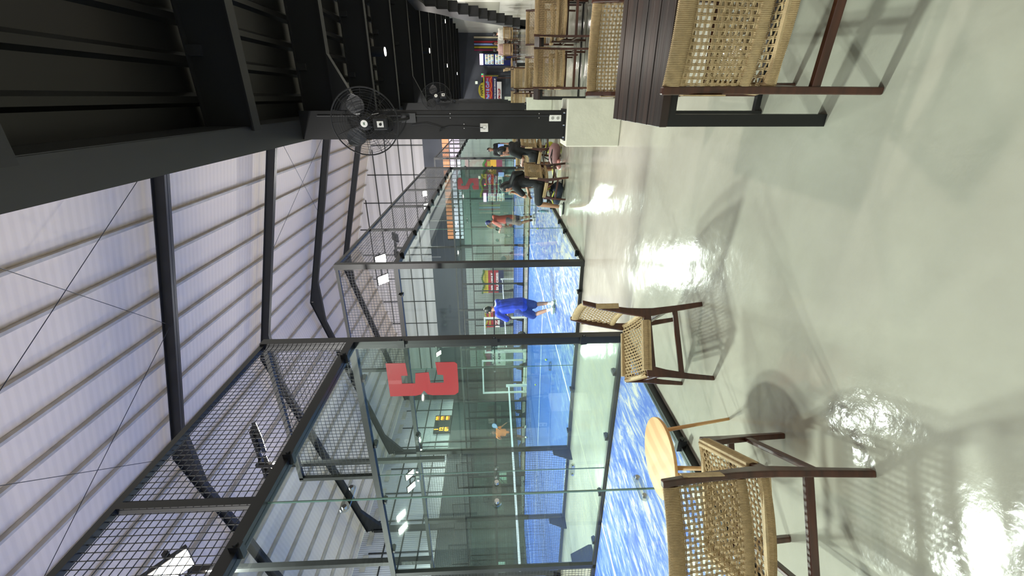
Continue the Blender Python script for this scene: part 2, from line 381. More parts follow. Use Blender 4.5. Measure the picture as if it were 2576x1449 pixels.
eb = MB().box(-.47, -.25, YB, YEND, 3.60, 3.62).box(-.37, -.35, YB, YEND, 3.62, 4.02).box(-.47, -.25, YB, YEND, 4.02, 4.05)
eb.box(-.252, -.245, YB, YEND, 3.6, 4.04)
tag(eb.obj('edge_beam', mat('edge_beam_paint', (.19, .195, .21), rough=.4, noise=.12, nscale=1.2)), 'long dark grey edge beam between the low ceiling and the hall', 'beam')
# downlights in the low ceiling
DL = [(.78, 9.4), (1.38, 16.2), (3.1, 22.6), (1.3, 22.4), (1.24, 28.7), (2.6, 9.4), (2.6, 16.2), (1.0, 3.0), (2.6, 3.0)]  # the pair over the foreground is unseen, added to brighten the floor there
DLN = ['nearest one in view', 'second going away', 'beside the stairs', 'third going away', 'farthest one', 'beside the nearest', 'by the stairs in the middle', 'added unseen above the near table', 'added unseen above the aisle at the right']
for (x, y), nm in zip(DL, DLN):
    t = thing('downlight', 'round white downlight in the black ceiling, '+nm, 'light', (x, y, 3.5), 0, 'downlights in the black ceiling')
    MB().tube([(0, 0, 0), (0, 0, .46)], .09, n=20).obj('housing', RAFTER, t)
    MB().disc((0, 0, -.006), .075, n=20, th=.008).obj('diffuser', DISC, t)
    ld = bpy.data.lights.new('downlight_lamp', 'AREA'); ld.shape = 'DISK'; ld.size = .15; ld.energy = 32; ld.color = (1, .93, .84)
    lo = bpy.data.objects.new('downlight_lamp', ld); COL.objects.link(lo); lo.parent = t; lo.location = (0, 0, -.02)

# columns on cement plinths
for i, y in enumerate((5.3, 11.3, 17.3, 23.3, 29.3)):
    nm = ['nearest, carrying the fan', 'second, just behind the nearest column', 'third going away', 'fourth going away', 'farthest'][i]
    pl = MB().box(-.53, -.02, y-.22, y+.22, 0, .62).obj('plinth', CONC, bevel=.012)
    tag(pl, 'square cement plinth under the black column, '+nm, 'plinth', 'cement plinths under the columns')
    t = thing('steel_column', 'black steel column on a cement plinth, '+nm, 'column', (-.30, y, .62), 0, 'black columns beside the seating')
    MB().box(-.15, .15, -.15, -.138, 0, 2.98).box(-.15, .15, .138, .15, 0, 2.98).box(-.006, .006, -.138, .138, 0, 2.98).obj('shaft', BLACK, t)
    MB().box(-.17, .17, -.17, .17, 0, .014).obj('base_plate', BLACK, t)
    for bx in (-.13, 0, .13): MB().disc((bx, -.158, .025), .01, n=8, axis=2, th=.02).obj('bolt', CHROME, t)
# outlets and cables on the nearest column
t = thing('double_outlet', 'white double power outlet low on the nearest black column', 'outlet', (-.225, 5.143, .745))
MB().box(-.033, .033, -.014, 0, -.068, .068).obj('plate', WHITEP, t, bevel=.004)
for z in (-.03, .03): MB().disc((0, -.015, z), .017, n=16, axis=1, th=.004).obj('socket', mat('socket_grey', (.6, .6, .58)), t)
t = thing('power_outlet', 'white single power outlet at mid height on the nearest black column', 'outlet', (-.325, 5.143, 1.553))
MB().box(-.045, .045, -.014, 0, -.045, .045).obj('plate', WHITEP, t, bevel=.004)
MB().disc((0, -.015, 0), .02, n=16, axis=1, th=.004).obj('socket', MATS['socket_grey'], t)
MB().box(-.006, .02, -.03, -.015, -.02, .012).obj('plug', WHITEP, t)
t = thing('conduit', 'thin black conduit running down the column to the double outlet', 'conduit', (-.2, 5.14, 0))
MB().tube([(0, -.006, .81), (0, -.006, 3.4)], .007, n=8).obj('pipe', RAFTER, t)
for z in (.93, 1.93):
    for s in (-1, 1): MB().disc((s*.022, -.004, z), .006, n=8, axis=1, th=.008).obj('clip', CHROME, t)
t = thing('electric_cable', 'black cord hanging from the fan to the single outlet', 'cable', (-.31, 5.14, 0))
MB().tube([(-.015, -.02, 1.57), (-.008, -.01, 1.7), (-.0, -.01, 1.85), (.0, -.01, 1.95), (-.03, -.02, 2.05), (-.055, -.02, 2.06), (-.03, -.015, 2.0), (0, -.015, 2.08), (.03, -.02, 2.2), (.015, -.02, 2.36)], .005, n=6).obj('cable', BLKC, t)
for s in (-1, 1): MB().disc((s*.022, -.004, 1.78), .006, n=8, axis=1, th=.008).obj('clip', CHROME, t)

# industrial wall fans
def fan(loc, rz, label, tilt=0):
    t = thing('wall_fan', label, 'fan', loc, rz, 'black industrial fans on the columns'); R = .345
    T = Matrix.Rotation(tilt, 3, 'X')
    def W(mb): mb.v = [tuple(T @ Vector(v)) for v in mb.v]; return mb
    mb = MB()
    for s in (-1, 1):
        for k in range(12):
            r = .07+(R-.07)*k/11; yy = s*.09*(1-(r/R)**2.5)
            mb.tube([(r*math.cos(a), yy, r*math.sin(a)) for a in [2*PI*i/40 for i in range(40)]], .0015, n=4, closed=True)
        for k in range(16):
            a = 2*PI*k/16
            mb.tube([(r*math.cos(a), s*.09*(1-(r/R)**2.5), r*math.sin(a)) for r in [.05+.06*i for i in range(5)]+[R]], .0022, n=4)
    mb.tube([(R*math.cos(2*PI*i/48), 0, R*math.sin(2*PI*i/48)) for i in range(48)], .008, n=6, closed=True)
    W(mb).obj('cage', BLKC, t)
    MBb = MB()
    for k in range(3):
        a0 = 2*PI*k/3+.4; vs = []
        for i in range(7):
            r = .06+.24*i/6; da = .55*math.sin(PI*min(1, (i+1.5)/8))
            vs += [(r*math.cos(a0-da), -.022, r*math.sin(a0-da)), (r*math.cos(a0+da), .022, r*math.sin(a0+da)), (r*math.cos(a0+da), .026, r*math.sin(a0+da)), (r*math.cos(a0-da), -.018, r*math.sin(a0-da))]
        fs = []
        for i in range(6):
            b = i*4
            for j in range(4): fs.append((b+j, b+(j+1) % 4, b+4+(j+1) % 4, b+4+j))
        fs += [(0, 1, 2, 3), (27, 26, 25, 24)]
        MBb.add(vs, fs)
    W(MBb).obj('blades', RAFTER, t)
    W(MB().tube([(0, -.06, 0), (0, -.03, 0), (0, .1, 0), (0, .2, 0)], 1, n=24, radii=[.05, .075, .085, .06])).obj('motor', BLKC, t, smooth=False)
    W(MB().disc((0, -.068, 0), .036, n=24, axis=1, th=.012)).obj('badge', WHITEP, t)
    W(MB().box(-.012, .012, -.08, -.074, -.006, .006)).obj('badge_mark', mat('badge_green', (.25, .4, .3)), t)
    sb = W(MB().box(-.06, .06, -.11, -.02, -.24, -.10)).obj('switch_box', BLKC, t, bevel=.01)
    W(MB().box(-.03, .03, -.118, -.11, -.205, -.14)).obj('dial_plate', WHITEP, t)
    W(MB().disc((0, -.122, -.175), .014, n=12, axis=1, th=.02)).obj('dial', BLKC, t)
    MB().tube([(0, .05, -.1), (0, .1, -.34), (0, .16, -.40), (0, .235, -.42)], .017, n=10).obj('arm', BLKC, t, smooth=True)
    MB().box(-.05, .05, .225, .243, -.50, -.34).obj('wall_bracket', RAFTER, t)
    MB().tube([(.05, -.06, -.04), (.09, -.07, -.10), (.1, -.06, -.17)], .004, n=6).obj('pull_chain', CHROME, t)
    return t
fan((-.255, 4.90, 2.815), math.radians(-8), 'big round black wire fan on the nearest black column', math.radians(4))
fan((-.02, 10.9, 2.75), math.radians(25), 'smaller looking black fan on the second column, under the low ceiling')

# ------------------------------------------------------------------ padel courts
def wire_mesh(wd, hg, pitch, th=.0045):
    mb = MB(); nx = int(round(wd/pitch)); nz = int(round(hg/pitch))
    for i in range(nx+1): x = wd*i/nx; mb.box(x-th/2, x+th/2, -th/2, th/2, 0, hg)
    for j in range(nz+1): z = hg*j/nz; mb.box(0, wd, -th*.5-th, -th*.5, z-th/2, z+th/2)
    return mb.mesh('mesh_panel', WIRE)
MESHC = {}
def wm(wd, hg, pitch):
    k = (round(wd, 2), hg, pitch)
    if k not in MESHC: MESHC[k] = wire_mesh(wd, hg, pitch)
    return MESHC[k]
GL = {}
def gl(wd, hg):
    k = (wd, hg)
    if k not in GL: GL[k] = MB().box(.006, wd-.006, -.005, .005, 0, hg).mesh('glass_panel', GLASS)
    return GL[k]
CLIP = MB().box(-.02, .02, -.05, .05, -.035, .035).disc((0, -.055, 0), .016, n=10, axis=1, th=.02).mesh('glass_clip', BLACK)
PLATE = MB().tube([(0, -.012, 0), (0, -.004, 0)], .028, n=14).mesh('x', None)
def seam_plate():
    mb = MB()
    n = 20; poly = []
    for i in range(n):
        a = 2*PI*i/n; poly.append((.075*(1 if math.cos(a) > 0 else -1)*(1 if abs(math.cos(a)) > 1e-6 else 0)+.03*math.cos(a), .03*math.sin(a)))
    mb.prism(poly, lambda u, v, t: (u, t, v), -.02, -.008)
    return mb.mesh('seam_plate', glass_mat('clear_plate', (.80, .81, .80), 2.5))
SEAM = seam_plate(); SEAMM = mat('glass_edge', (.42, .52, .49), rough=.15)
SBOLT = MB().disc((-.075, -.026, 0), .015, n=12, axis=1, th=.02).disc((.075, -.026, 0), .015, n=12, axis=1, th=.02).mesh('seam_bolt', CHROME)
def gusset_mesh():
    mb = MB()
    mb.prism([(0, 0), (.26, 0), (.26, .05), (.12, .36), (.0, .36)], lambda u, v, t: (u, t, v), -.006, .006)
    return mb.mesh('gusset', BLACK)
GUS = gusset_mesh()
def court(no, label, pitch):
    y0, y1 = YC[no]
    t = thing('court_cage', label, 'court enclosure', (X0, y0, 0), 0, 'padel court enclosures')
    W = y1-y0; D = 20.0
    def P(mb, name, m=BLACK): return mb.obj(name, m, t)
    # corner posts
    for cx in (0, -D):
        for cy in (0, W): P(MB().box(cx-.045, cx+.045, cy-.05, cy+.05, 0, 4.0), 'corner_post')
    # back walls
    for cx in (0, -D):
        s = 1 if cx == 0 else -1
        P(MB().box(cx-.03, cx+.03, .04, W-.04, 0, .06), 'bottom_rail')
        P(MB().box(cx-.045, cx+.045, .05, W-.05, 3.0, 3.08), 'middle_rail')
        P(MB().box(cx-.025, cx+.025, .05, W-.05, 3.95, 4.0), 'top_rail')
        for k in range(1, 5): MB().box(cx-.006, cx+.006, 2.0*k-.004, 2.0*k+.004, .06, 3.0).obj('glass_seam', SEAMM, t)
        for k in range(5):
            g = shared('glass_panel', gl(2.0, 2.94), t, (cx, 2.0*k, .06), PI/2)
            m = shared('mesh_panel', wm(1.9, .88, pitch), t, (cx, 2.0*k+.05, 3.08), PI/2)
            if k: P(MB().box(cx-.025, cx+.025, 2.0*k-.025, 2.0*k+.025, 3.08, 3.95), 'mesh_post')
        if cx == 0:
            for k in range(6):
                for dy in ((.35, 1.65) if k < 5 else ()):
                    for z, in ((.06,), (3.0,)): shared('glass_clip', CLIP, t, (cx+.04, 2.0*k+dy, z), PI/2)
            for z in (.5, 1.48, 2.48): shared('glass_clip', CLIP, t, (cx+.04, W-.1, z), PI/2)
            if no == 3:
                for y in (8.0,):
                    for z in (.483, 1.475, 2.471):
                        a = shared('seam_plate', SEAM, t, (cx, y, z), PI/2); shared('seam_bolt', SBOLT, a)
    # side walls
    for cy in (0, W):
        sy = -1 if cy == 0 else 1
        P(MB().box(-9.0, -.04, cy-.03, cy+.03, 0, .06), 'bottom_rail'); P(MB().box(-D+.04, -11.0, cy-.03, cy+.03, 0, .06), 'bottom_rail')
        P(MB().box(-D+.05, -.05, cy-.04, cy+.04, 3.0, 3.07), 'middle_rail')
        for side in (0, 1):
            f = (lambda x: x) if side == 0 else (lambda x: -D-x)
            for a in (0, 2.0):
                xx = min(f(-a), f(-a-2.0))
                shared('glass_panel', gl(2.0, 2.94), t, (xx, cy, .06), 0)
            xx = min(f(-.05), f(-2.0)); shared('mesh_panel', wm(1.9, .88, pitch), t, (xx+.02, cy, 3.08), 0)
            P(MB().box(f(-2.0)-.025, f(-2.0)+.025, cy-.025, cy+.025, 3.07, 4.0), 'mesh_post')
            a, b = sorted((f(-.05), f(-2.0))); P(MB().box(a, b, cy-.025, cy+.025, 3.95, 4.0), 'top_rail')
            for a in (-4.0, -6.0, -8.0, -9.0):
                x = f(a); P(MB().box(x-.04, x+.04, cy-.03, cy+.03, .0, 3.0), 'side_post')
                g = shared('gusset', GUS, t, (x-.0, cy+sy*.05, 0), -sy*PI/2 + (PI if sy > 0 else PI))
            for a, b2 in ((-4.0, -6.0), (-6.0, -8.0), (-8.0, -9.0)):
                xx = min(f(a), f(b2)); wdt = abs(a-b2)-.1
                for z in (.06, 1.55): shared('mesh_panel', wm(wdt, 1.43, pitch), t, (xx+.05, cy, z), 0)
            a, b = sorted((f(-4.0), f(-9.0))); P(MB().box(a, b, cy-.02, cy+.02, 1.49, 1.54), 'side_rail')
            for k in (.5, 1.5, 2.5, 3.5): shared('glass_clip', CLIP, t, (f(-k), cy+sy*.04, .06), 0 if sy < 0 else PI)
            for k in (.5, 1.5, 2.5, 3.5): shared('glass_clip', CLIP, t, (f(-k), cy+sy*.04, 3.0), 0 if sy < 0 else PI)
            x = f(-2.0); MB().box(x-.004, x+.004, cy-.006, cy+.006, .06, 3.0).obj('glass_seam', SEAMM, t)
            if side == 0:
                for z in (.48, 1.49, 2.5):
                    a = shared('seam_plate', SEAM, t, (-2.0, cy, z), 0); shared('seam_bolt', SBOLT, a)
        # gate posts beside the net
    return t
c3 = court(3, 'black steel and glass enclosure of the nearest court, marked with a red 3', .05)
c2 = court(2, 'black steel and glass enclosure of the middle court, marked with a red 2', .05)
c1 = court(1, 'black steel and glass enclosure of the farthest court', .1)
THREE = [(-2.735, 2.705), (-3.196, 2.705), (-3.196, 2.41), (-3.18, 2.35), (-3.125, 2.308), (-3.18, 2.27), (-3.196, 2.21), (-3.198, 1.955), (-3.165, 1.912), (-3.10, 1.905), (-2.765, 1.905), (-2.738, 1.935), (-2.737, 2.15), (-2.905, 2.136), (-2.913, 2.072), (-3.019, 2.072), (-3.019, 2.225), (-2.87, 2.235), (-2.88, 2.385), (-3.02, 2.401), (-3.019, 2.55), (-2.91, 2.55), (-2.909, 2.475), (-2.738, 2.485)]
MB().prism([(u-X0, v) for u, v in THREE], lambda u, v, t: (u, t, v), 10-.013, 10-.008).obj('court_number', RED, c3, label='red mirrored number three sticker on the glass')
TWO = [(-2.823, 2.75), (-2.80, 2.66), (-2.983, 2.594), (-3.035, 2.596), (-3.035, 2.667), (-3.116, 2.67), (-3.114, 2.512), (-2.984, 2.433), (-2.874, 2.384), (-2.84, 2.339), (-2.833, 2.002), (-3.279, 2.002), (-3.284, 2.209), (-3.116, 2.262), (-3.102, 2.188), (-3.044, 2.185), (-2.985, 2.242), (-3.072, 2.333), (-3.218, 2.384), (-3.276, 2.445), (-3.274, 2.755), (-3.22, 2.806), (-2.90, 2.806)]
MB().prism([(u-X0, v) for u, v in TWO], lambda u, v, t: (u, t, v), 10-.011, 10-.007).obj('court_number', RED, c2, label='red mirrored number two sticker on the glass')

for no in (3, 2, 1):
    y0, y1 = YC[no]; nm = {3: 'nearest', 2: 'middle', 1: 'farthest'}[no]
    tt = thing('court_turf', 'sandy blue artificial turf of the %s court' % nm, 'turf', (X0, y0, 0))
    tt.location = (0, 0, 0)
    MB().box(XE+.05, X0-.05, y0+.05, y1-.05, .002, .014).obj('turf', TURF, tt)
    mb = MB(); z0, z1 = .014, .0165
    for x in (X0-3.0, X0-17.0): mb.box(x-.025, x+.025, y0+.06, y1-.06, z0, z1)
    mb.box(X0-17.2, X0-2.8, (y0+y1)/2-.025, (y0+y1)/2+.025, z0, z1+.001)
    mb.obj('white_lines', LINE, tt)
    # net
    nx = X0-10
    nt = thing('tennis_net', 'low net with white tape across the %s court' % nm, 'net', (nx, y0, 0), 0, 'nets of the courts')
    MB().box(-.02, .02, .2, 9.8, .84, .91).obj('tape', LINE, nt)
    mb = MB()
    for i in range(97): mb.box(-.002, .002, .2+.1*i-.002, .2+.1*i+.002, .02, .86)
    for j in range(8): mb.box(-.002, .002, .2, 9.8, .1*j+.07, .1*j+.074)
    mb.obj('netting', BLKC, nt)
    for yy in (.12, 9.88):
        MB().box(-.05, .05, yy-.05, yy+.05, .015, 1.0).obj('net_post', WHITES, nt)

# floodlights, one pair on each side post four metres in from the back glass
def flood(x, y, sy, label, lit=True):
    t = thing('floodlight', label, 'floodlight', (x, y, 3.0), 0, 'court floodlights')
    yo = -sy*.18
    MB().box(-.04, .04, yo-.04, yo+.04, -.5, 3.1).obj('pole', BLACK, t)
    MB().bar((0, yo, 3.05), (0, sy*.0, 3.12), .05, .05).obj('arm', BLACK, t)
    MB().box(-.68, .68, sy*.0-.03, sy*.0+.03, 3.09, 3.15).obj('crossbar', BLACK, t)
    rx = Matrix.Rotation(sy*math.radians(38), 3, 'X')
    for dx in (-.44, .44):
        h = MB().box(-.19, .19, -.27, .27, -.03, .04)
        for k in range(9): h.box(-.14+.035*k-.004, -.14+.035*k+.004, -.22, .22, .04, .08)
        h.v = [tuple(rx @ Vector(v)+Vector((dx, sy*.09, 3.08))) for v in h.v]
        hh = h.obj('lamp_housing', RAFTER, t)
        f = MB().box(-.17, .17, -.25, .25, -.036, -.031)
        f.v = [tuple(rx @ Vector(v)+Vector((dx, sy*.09, 3.08))) for v in f.v]
        f.obj('lamp_face', LAMPF, hh, label='glaring white lamp face')
        ld = bpy.data.lights.new('flood_lamp', 'AREA'); ld.shape = 'RECTANGLE'; ld.size = .26; ld.size_y = .42; ld.energy = LAMP_W/2; ld.color = (1, .985, .95)
        lo = bpy.data.objects.new('flood_lamp', ld); COL.objects.link(lo); lo.parent = t
        p = rx @ Vector((0, 0, -.045)) + Vector((dx, sy*.09, 3.08))
        lo.location = p; lo.rotation_euler = (sy*math.radians(38), 0, 0)
for no in (3, 2, 1):
    y0, y1 = YC[no]; nm = {3: 'nearest', 2: 'middle', 1: 'farthest'}[no]
    for x, xn in ((X0-4.0, 'near end'), (X0-16.0, 'far end')):
        flood(x, y0, 1, 'twin floodlight on a pole at the right-hand %s of the %s court' % (xn, nm) if 0 else 'twin floodlight on the camera side of the %s court, %s' % (nm, xn))
        flood(x, y1, -1, 'twin floodlight on the side away from the camera of the %s court, %s' % (nm, xn))

# ------------------------------------------------------------------ woven chair
def chair_proto():
    t = thing('woven_chair', 'x', 'chair', (0, 0, 0), 0, 'woven cord chairs')
    hw = .255
    # side frames: a curved rear post and a tapered front leg joined by a thick seat rail
    for s in (-1, 1):
        x = s*hw
        prof = [(0, 0, .034), (.028, .2, .042), (.05, .36, .056), (.052, .44, .06), (.04, .54, .046), (.012, .70, .036), (-.028, .85, .030)]
        mb = MB(); vs = []; fs = []
        for y, z, wd in prof:
            for ax, ay in ((-1, -1), (1, -1), (1, 1), (-1, 1)): vs.append((x+ax*.014, y+ay*wd/2, z))
        for i in range(len(prof)-1):
            b = i*4
            for j in range(4): fs.append((b+j, b+(j+1) % 4, b+4+(j+1) % 4, b+4+j))
        fs += [(3, 2, 1, 0), tuple(len(vs)-4+k for k in range(4))]
        mb.add(vs, fs).obj('rear_leg', WOODD, t, bevel=.005)
        mb = MB(); vs = []; fs = []
        prof = [(.515, 0, .03), (.50, .15, .038), (.475, .32, .052), (.46, .415, .075), (.462, .45, .07)]
        for y, z, wd in prof:
            for ax, ay in ((-1, -1), (1, -1), (1, 1), (-1, 1)): vs.append((x+ax*.014, y+ay*wd/2, z))
        for i in range(len(prof)-1):
            b = i*4
            for j in range(4): fs.append((b+j, b+(j+1) % 4, b+4+(j+1) % 4, b+4+j))
        fs += [(3, 2, 1, 0), tuple(len(vs)-4+k for k in range(4))]
        mb.add(vs, fs).obj('front_leg', WOODD, t, bevel=.005)
        MB().bar((x, .06, .40), (x, .46, .425), .026, .05).obj('side_rail', WOODD, t, bevel=.005)
        MB().bar((x, .035, .20), (x, .49, .215), .02, .034).obj('side_stretcher', WOODD, t, bevel=.004)
        MB().bar((x*.93, .0+.05, .44), (x*.93, .0+.02, .66), .012, .012)
    MB().bar((-hw, .03, .24), (hw, .03, .24), .022, .036).obj('rear_stretcher', WOODD, t, bevel=.004)
    MB().bar((-hw, .475, .30), (hw, .475, .30), .02, .03).obj('front_stretcher', WOODD, t, bevel=.004)
    # woven back: wrapped top and bottom bars, an open grid between them
    wi = hw-.014
    def bow(x): return -.03*(1-(x/wi)**2)
    def rodp(z, yb, n=14): return [(-wi+2*wi*i/n, yb+bow(-wi+2*wi*i/n), z) for i in range(n+1)]
    def coil(mb, z, yb, rz, ry, turns=88):
        for k in range(turns):
            x = -wi+2*wi*(k+.5)/turns; c = Vector((x, yb+bow(x), z)); n = 10
            mb.tube([c+Vector((0, ry*math.cos(2*PI*i/n), rz*math.sin(2*PI*i/n))) for i in range(n)], .0034, n=4, closed=True)
        n = 10; pts = rodp(z, yb)
        vs = []; fs = []
        for p in pts:
            for i in range(n): vs.append((p[0], p[1]+ry*math.cos(2*PI*i/n), p[2]+rz*math.sin(2*PI*i/n)))
        for i in range(len(pts)-1):
            for k in range(n): fs.append((i*n+k, i*n+(k+1) % n, (i+1)*n+(k+1) % n, (i+1)*n+k))
        mb.add(vs, fs)
    mb = MB(); zt, zb = .815, .515; yt, ybm = -.022, .030
    coil(mb, zt, yt, .030, .011); mb.obj('wrapped_cord', ROPE, t, smooth=True)
    mb = MB(); coil(mb, zb, ybm, .020, .011); mb.obj('wrapped_cord', ROPE, t, smooth=True)
    mb = MB(); nx, nz = 22, 12; z0, z1 = zb+.02, zt-.026
    yline = lambda z: ybm+(yt-ybm)*(z-zb)/(zt-zb)
    for i in range(nx+1):
        x = -wi+.006+(2*wi-.012)*i/nx
        for d in (-.0026, .0026):
            pts = [(x+d, yline(z)+bow(x)+.0035*math.cos(PI*(j/1.0+i)), z) for j, z in [(j, z0+(z1-z0)*j/nz) for j in range(nz+1)]]
            mb.tube(pts, .0023, n=4)
    for j in range(nz):
        z = z0+(z1-z0)*(j+.5)/nz
        for d in (-.0026, .0026):
            pts = [(x, yline(z)+bow(x)+.0035*math.sin(PI*(i/1.0+j)+PI/2), z+d) for i, x in [(i, -wi+2*wi*i/(nx)) for i in range(nx+1)]]
            mb.tube(pts, .0023, n=4)
    for s in (-1, 1): mb.box(s*(hw+.014)-.004*(s < 0), s*(hw+.014)+.004*(s > 0), yline(.67)-.018, yline(.67)+.018, .60, .76)
    mb.obj('woven_back', ROPE, t)
    # woven seat: flat wrapped edges, dense dished weave
    ya, yb = .05, .475; za, zb2 = .425, .452
    def dish(x, y): return -.018*(1-(x/wi)**2)
    def sp(x, y, dz=0): return (x, y, za+(zb2-za)*(y-ya)/(yb-ya)+dish(x, y)+dz)
    for yy, r in ((ya-.004, .013), (yb+.004, .013)):
        mb = MB(); nn = 88
        for k in range(nn):
            x = -wi+2*wi*(k+.5)/nn; c = Vector(sp(x, yy, -.012)); n = 8
            mb.tube([c+Vector((0, r*math.cos(2*PI*i/n), .020*math.sin(2*PI*i/n))) for i in range(n)], .0033, n=4, closed=True)
        mb.box(-wi, wi, yy-r*.8, yy+r*.8, sp(0, yy)[2]-.02, sp(wi, yy)[2]-.004)
        mb.obj('seat_edge_cord', ROPE, t)
    mb = MB(); nx, ny = 18, 18
    for i in range(nx+1):
        x = -wi+.006+(2*wi-.012)*i/nx
        for d in (-.0028, .0028):
            mb.tube([sp(x+d, ya+(yb-ya)*j/ny, .0035*math.cos(PI*(j+i))) for j in range(ny+1)], .0025, n=4)
    for j in range(ny):
        y = ya+(yb-ya)*(j+.5)/ny
        for d in (-.0028, .0028):
            mb.tube([(lambda q: (q[0], q[1]+d, q[2]))(sp(-wi+2*wi*i/nx, y, .0035*math.cos(PI*(i+j)+PI))) for i in range(nx+1)], .0025, n=4)
    for s in (-1, 1):
        for k in range(54):
            y = .11+.34*k/54; c = Vector((s*(hw), y, .415+.0006*k)); n = 8
            mb.tube([c+Vector((.0185*math.cos(2*PI*i/n), 0, .030*math.sin(2*PI*i/n))) for i in range(n)], .0034, n=4, closed=True)
        mb.bar((s*hw, .11, .415), (s*hw, .45, .447), .034, .056)
    mb.obj('woven_seat', ROPE, t)
    return t
CH = chair_proto(); _first = [True]
def place_chair(x, y, deg, label, group):
    rz = math.radians(deg)
    if _first[0]:
        _first[0] = False; CH.location = (x, y, 0); CH.rotation_euler = (0, 0, rz); CH['label'] = label; CH['group'] = group
        return CH
    return dup(CH, (x, y, 0), rz, label, group)
place_chair(-1.565, 1.02, 28, 'woven cord chair at the left, closest to the camera, beside the round table', 'chairs by the court glass')
place_chair(-1.51, 2.81, 131, 'woven cord chair with dark wood frame standing alone in front of the court corner post', 'chairs by the court glass')
place_chair(.275, 1.68, -3, 'woven cord chair tucked under the near side of the nearest dark table', 'chairs at the dark tables')
place_chair(.27, 2.98, 180, 'woven cord chair on the far side of the nearest dark table', 'chairs at the dark tables')
place_chair(.37, 6.9, 0, 'left of the two woven chairs with their backs turned at the second table', 'chairs at the dark tables')
place_chair(1.04, 6.92, 0, 'right of the two woven chairs with their backs turned at the second table', 'chairs at the dark tables')
place_chair(.38, 8.55, 180, 'woven chair facing the camera behind the second table, mostly hidden at the left', 'chairs at the dark tables')
place_chair(1.08, 8.5, 180, 'woven chair facing the camera behind the second table, at the right', 'chairs at the dark tables')
place_chair(.45, 12.9, 0, 'woven chair with its back turned at the third table, the right one', 'chairs at the dark tables')
place_chair(-.18, 12.95, 0, 'woven chair with its back turned at the third table, the one beside the columns', 'chairs at the dark tables')
place_chair(.5, 14.6, 180, 'woven chair facing the camera behind the third table', 'chairs at the dark tables')
place_chair(-.1, 14.6, 180, 'woven chair behind the third table next to the column', 'chairs at the dark tables')
cw = place_chair(-1.33, 8.50, 67, 'woven chair with the seated woman in black', 'chairs at the middle court')
place_chair(-.90, 9.75, 67, 'woven chair with the seated person in a black shirt beside the column', 'chairs at the middle court')
for i, (x, y, d) in enumerate(((2.75, 23.4, 5), (2.05, 23.4, -5), (2.5, 25.6, 180), (1.2, 23.5, -80))):
    place_chair(x, y, d, ['far woven chair with the visitor in cream trousers', 'far woven chair with the visitor in a pink top', 'far woven chair with the visitor leaning back in a white shirt', 'far empty woven chair beside the lit fridge'][i], 'chairs at the far end')
for i, (x, y, d) in enumerate(((-1.45, 11.7, 10), (-2.08, 11.9, 5), (-1.3, 13.5, 190))):
    place_chair(x, y, d, ['woven chair with its back turned behind the seated people, near the column', 'woven chair with its back turned behind the seated people, near the court glass', 'woven chair facing the camera behind the seated people'][i], 'chairs at the middle court')

# ------------------------------------------------------------------ dark tables
def table_proto():
    t = thing('dining_table', 'x', 'table', (0, 0, 0), 0, 'dark wood tables'); Wd, Dp = 1.4, .76
    mb = MB()
    for k in range(9): mb.box(0, Wd, Dp*k/9+.0025, Dp*(k+1)/9-.0025, .718, .75-(.002 if k % 2 else 0))
    mb.box(.004, Wd-.004, .004, Dp-.004, .715, .738)
    mb.obj('tabletop', TABLEW, t, bevel=.002)
    for x in (.0, Wd-.05): MB().box(x, x+.05, .03, .09, 0, .675).obj('leg', BLACK, t)
    for x in (.0, Wd-.05): MB().box(x, x+.05, .52, .57, 0, .675).obj('leg', BLACK, t)
    for x in (.0, Wd-.05): MB().box(x, x+.05, .03, Dp-.03, .675, .714).obj('top_bar', BLACK, t)
    MB().box(.05, Wd-.05, .53, .56, .01, .035).obj('stretcher', BLACK, t)
    MB().box(.05, Wd-.05, .03, .06, .675, .714).obj('apron', BLACK, t)
    return t
T = table_proto(); T.location = (-.12, 1.9, 0); T['label'] = 'dark slatted wood table with black steel legs, nearest the camera'
dup(T, (-.05, 7.12, 0), 0, 'dark wood table behind the two woven chairs with backs turned')
dup(T, (-.55, 13.25, 0), 0, 'third dark wood table, beside the far columns')
dup(T, (1.7, 24.1, 0), 0, 'far dark wood table where the visitors sit')
dup(T, (-2.25, 12.45, 0), 0, 'dark wood table behind the seated people at the middle court')
# round side table
t = thing('side_table', 'low round light oak side table beside the nearest woven chair', 'table', (-1.98, 1.85, 0))
MB().disc((0, 0, .49), .235, n=48, th=.018).obj('tabletop', OAK, t, bevel=.003)
for k, a in enumerate((55, 175, 295)):
    a = math.radians(a)
    MB().tube([(.15*math.cos(a), .15*math.sin(a),   .481), (.215*math.cos(a), .215*math.sin(a), 0)], 1, n=10, radii=[.013, .009]).obj('leg', OAK, t, smooth=True)

# ------------------------------------------------------------------ stairs
PL = mat('stair_black', (.10, .10, .105), rough=.5)
t = thing('staircase', 'black steel stairs with stepped underside rising in front of the off white wall', 'stairs', (2.2, 17.4, 0))
saw = [(13.18, 3.2), (13.59, 2.93), (13.96, 2.64), (14.36, 2.39), (14.78, 2.1), (15.1, 1.81), (15.51, 1.54), (15.86, 1.26), (16.32, .98), (16.72, .7), (17.14, .42), (17.6, .13)]
poly = []
for i, (y, z) in enumerate(saw):
    poly.append((y-17.4, z)); 
    if i < len(saw)-1: poly.append((y-17.4, saw[i+1][1]+.02) if 0 else (saw[i+1][0]-17.4, z))
top = [(17.75, .05), (17.75, .18), (16.65, 1.27), (15.81, 2.28), (14.71, 3.0), (14.11, 3.54), (12.6, 3.54), (12.6, 3.3)]
poly = poly + [(y-17.4, z) for y, z in top]
MB().prism(poly, lambda u, v, t_: (t_, u, v), 0, .05).obj('side_panel', PL, t)
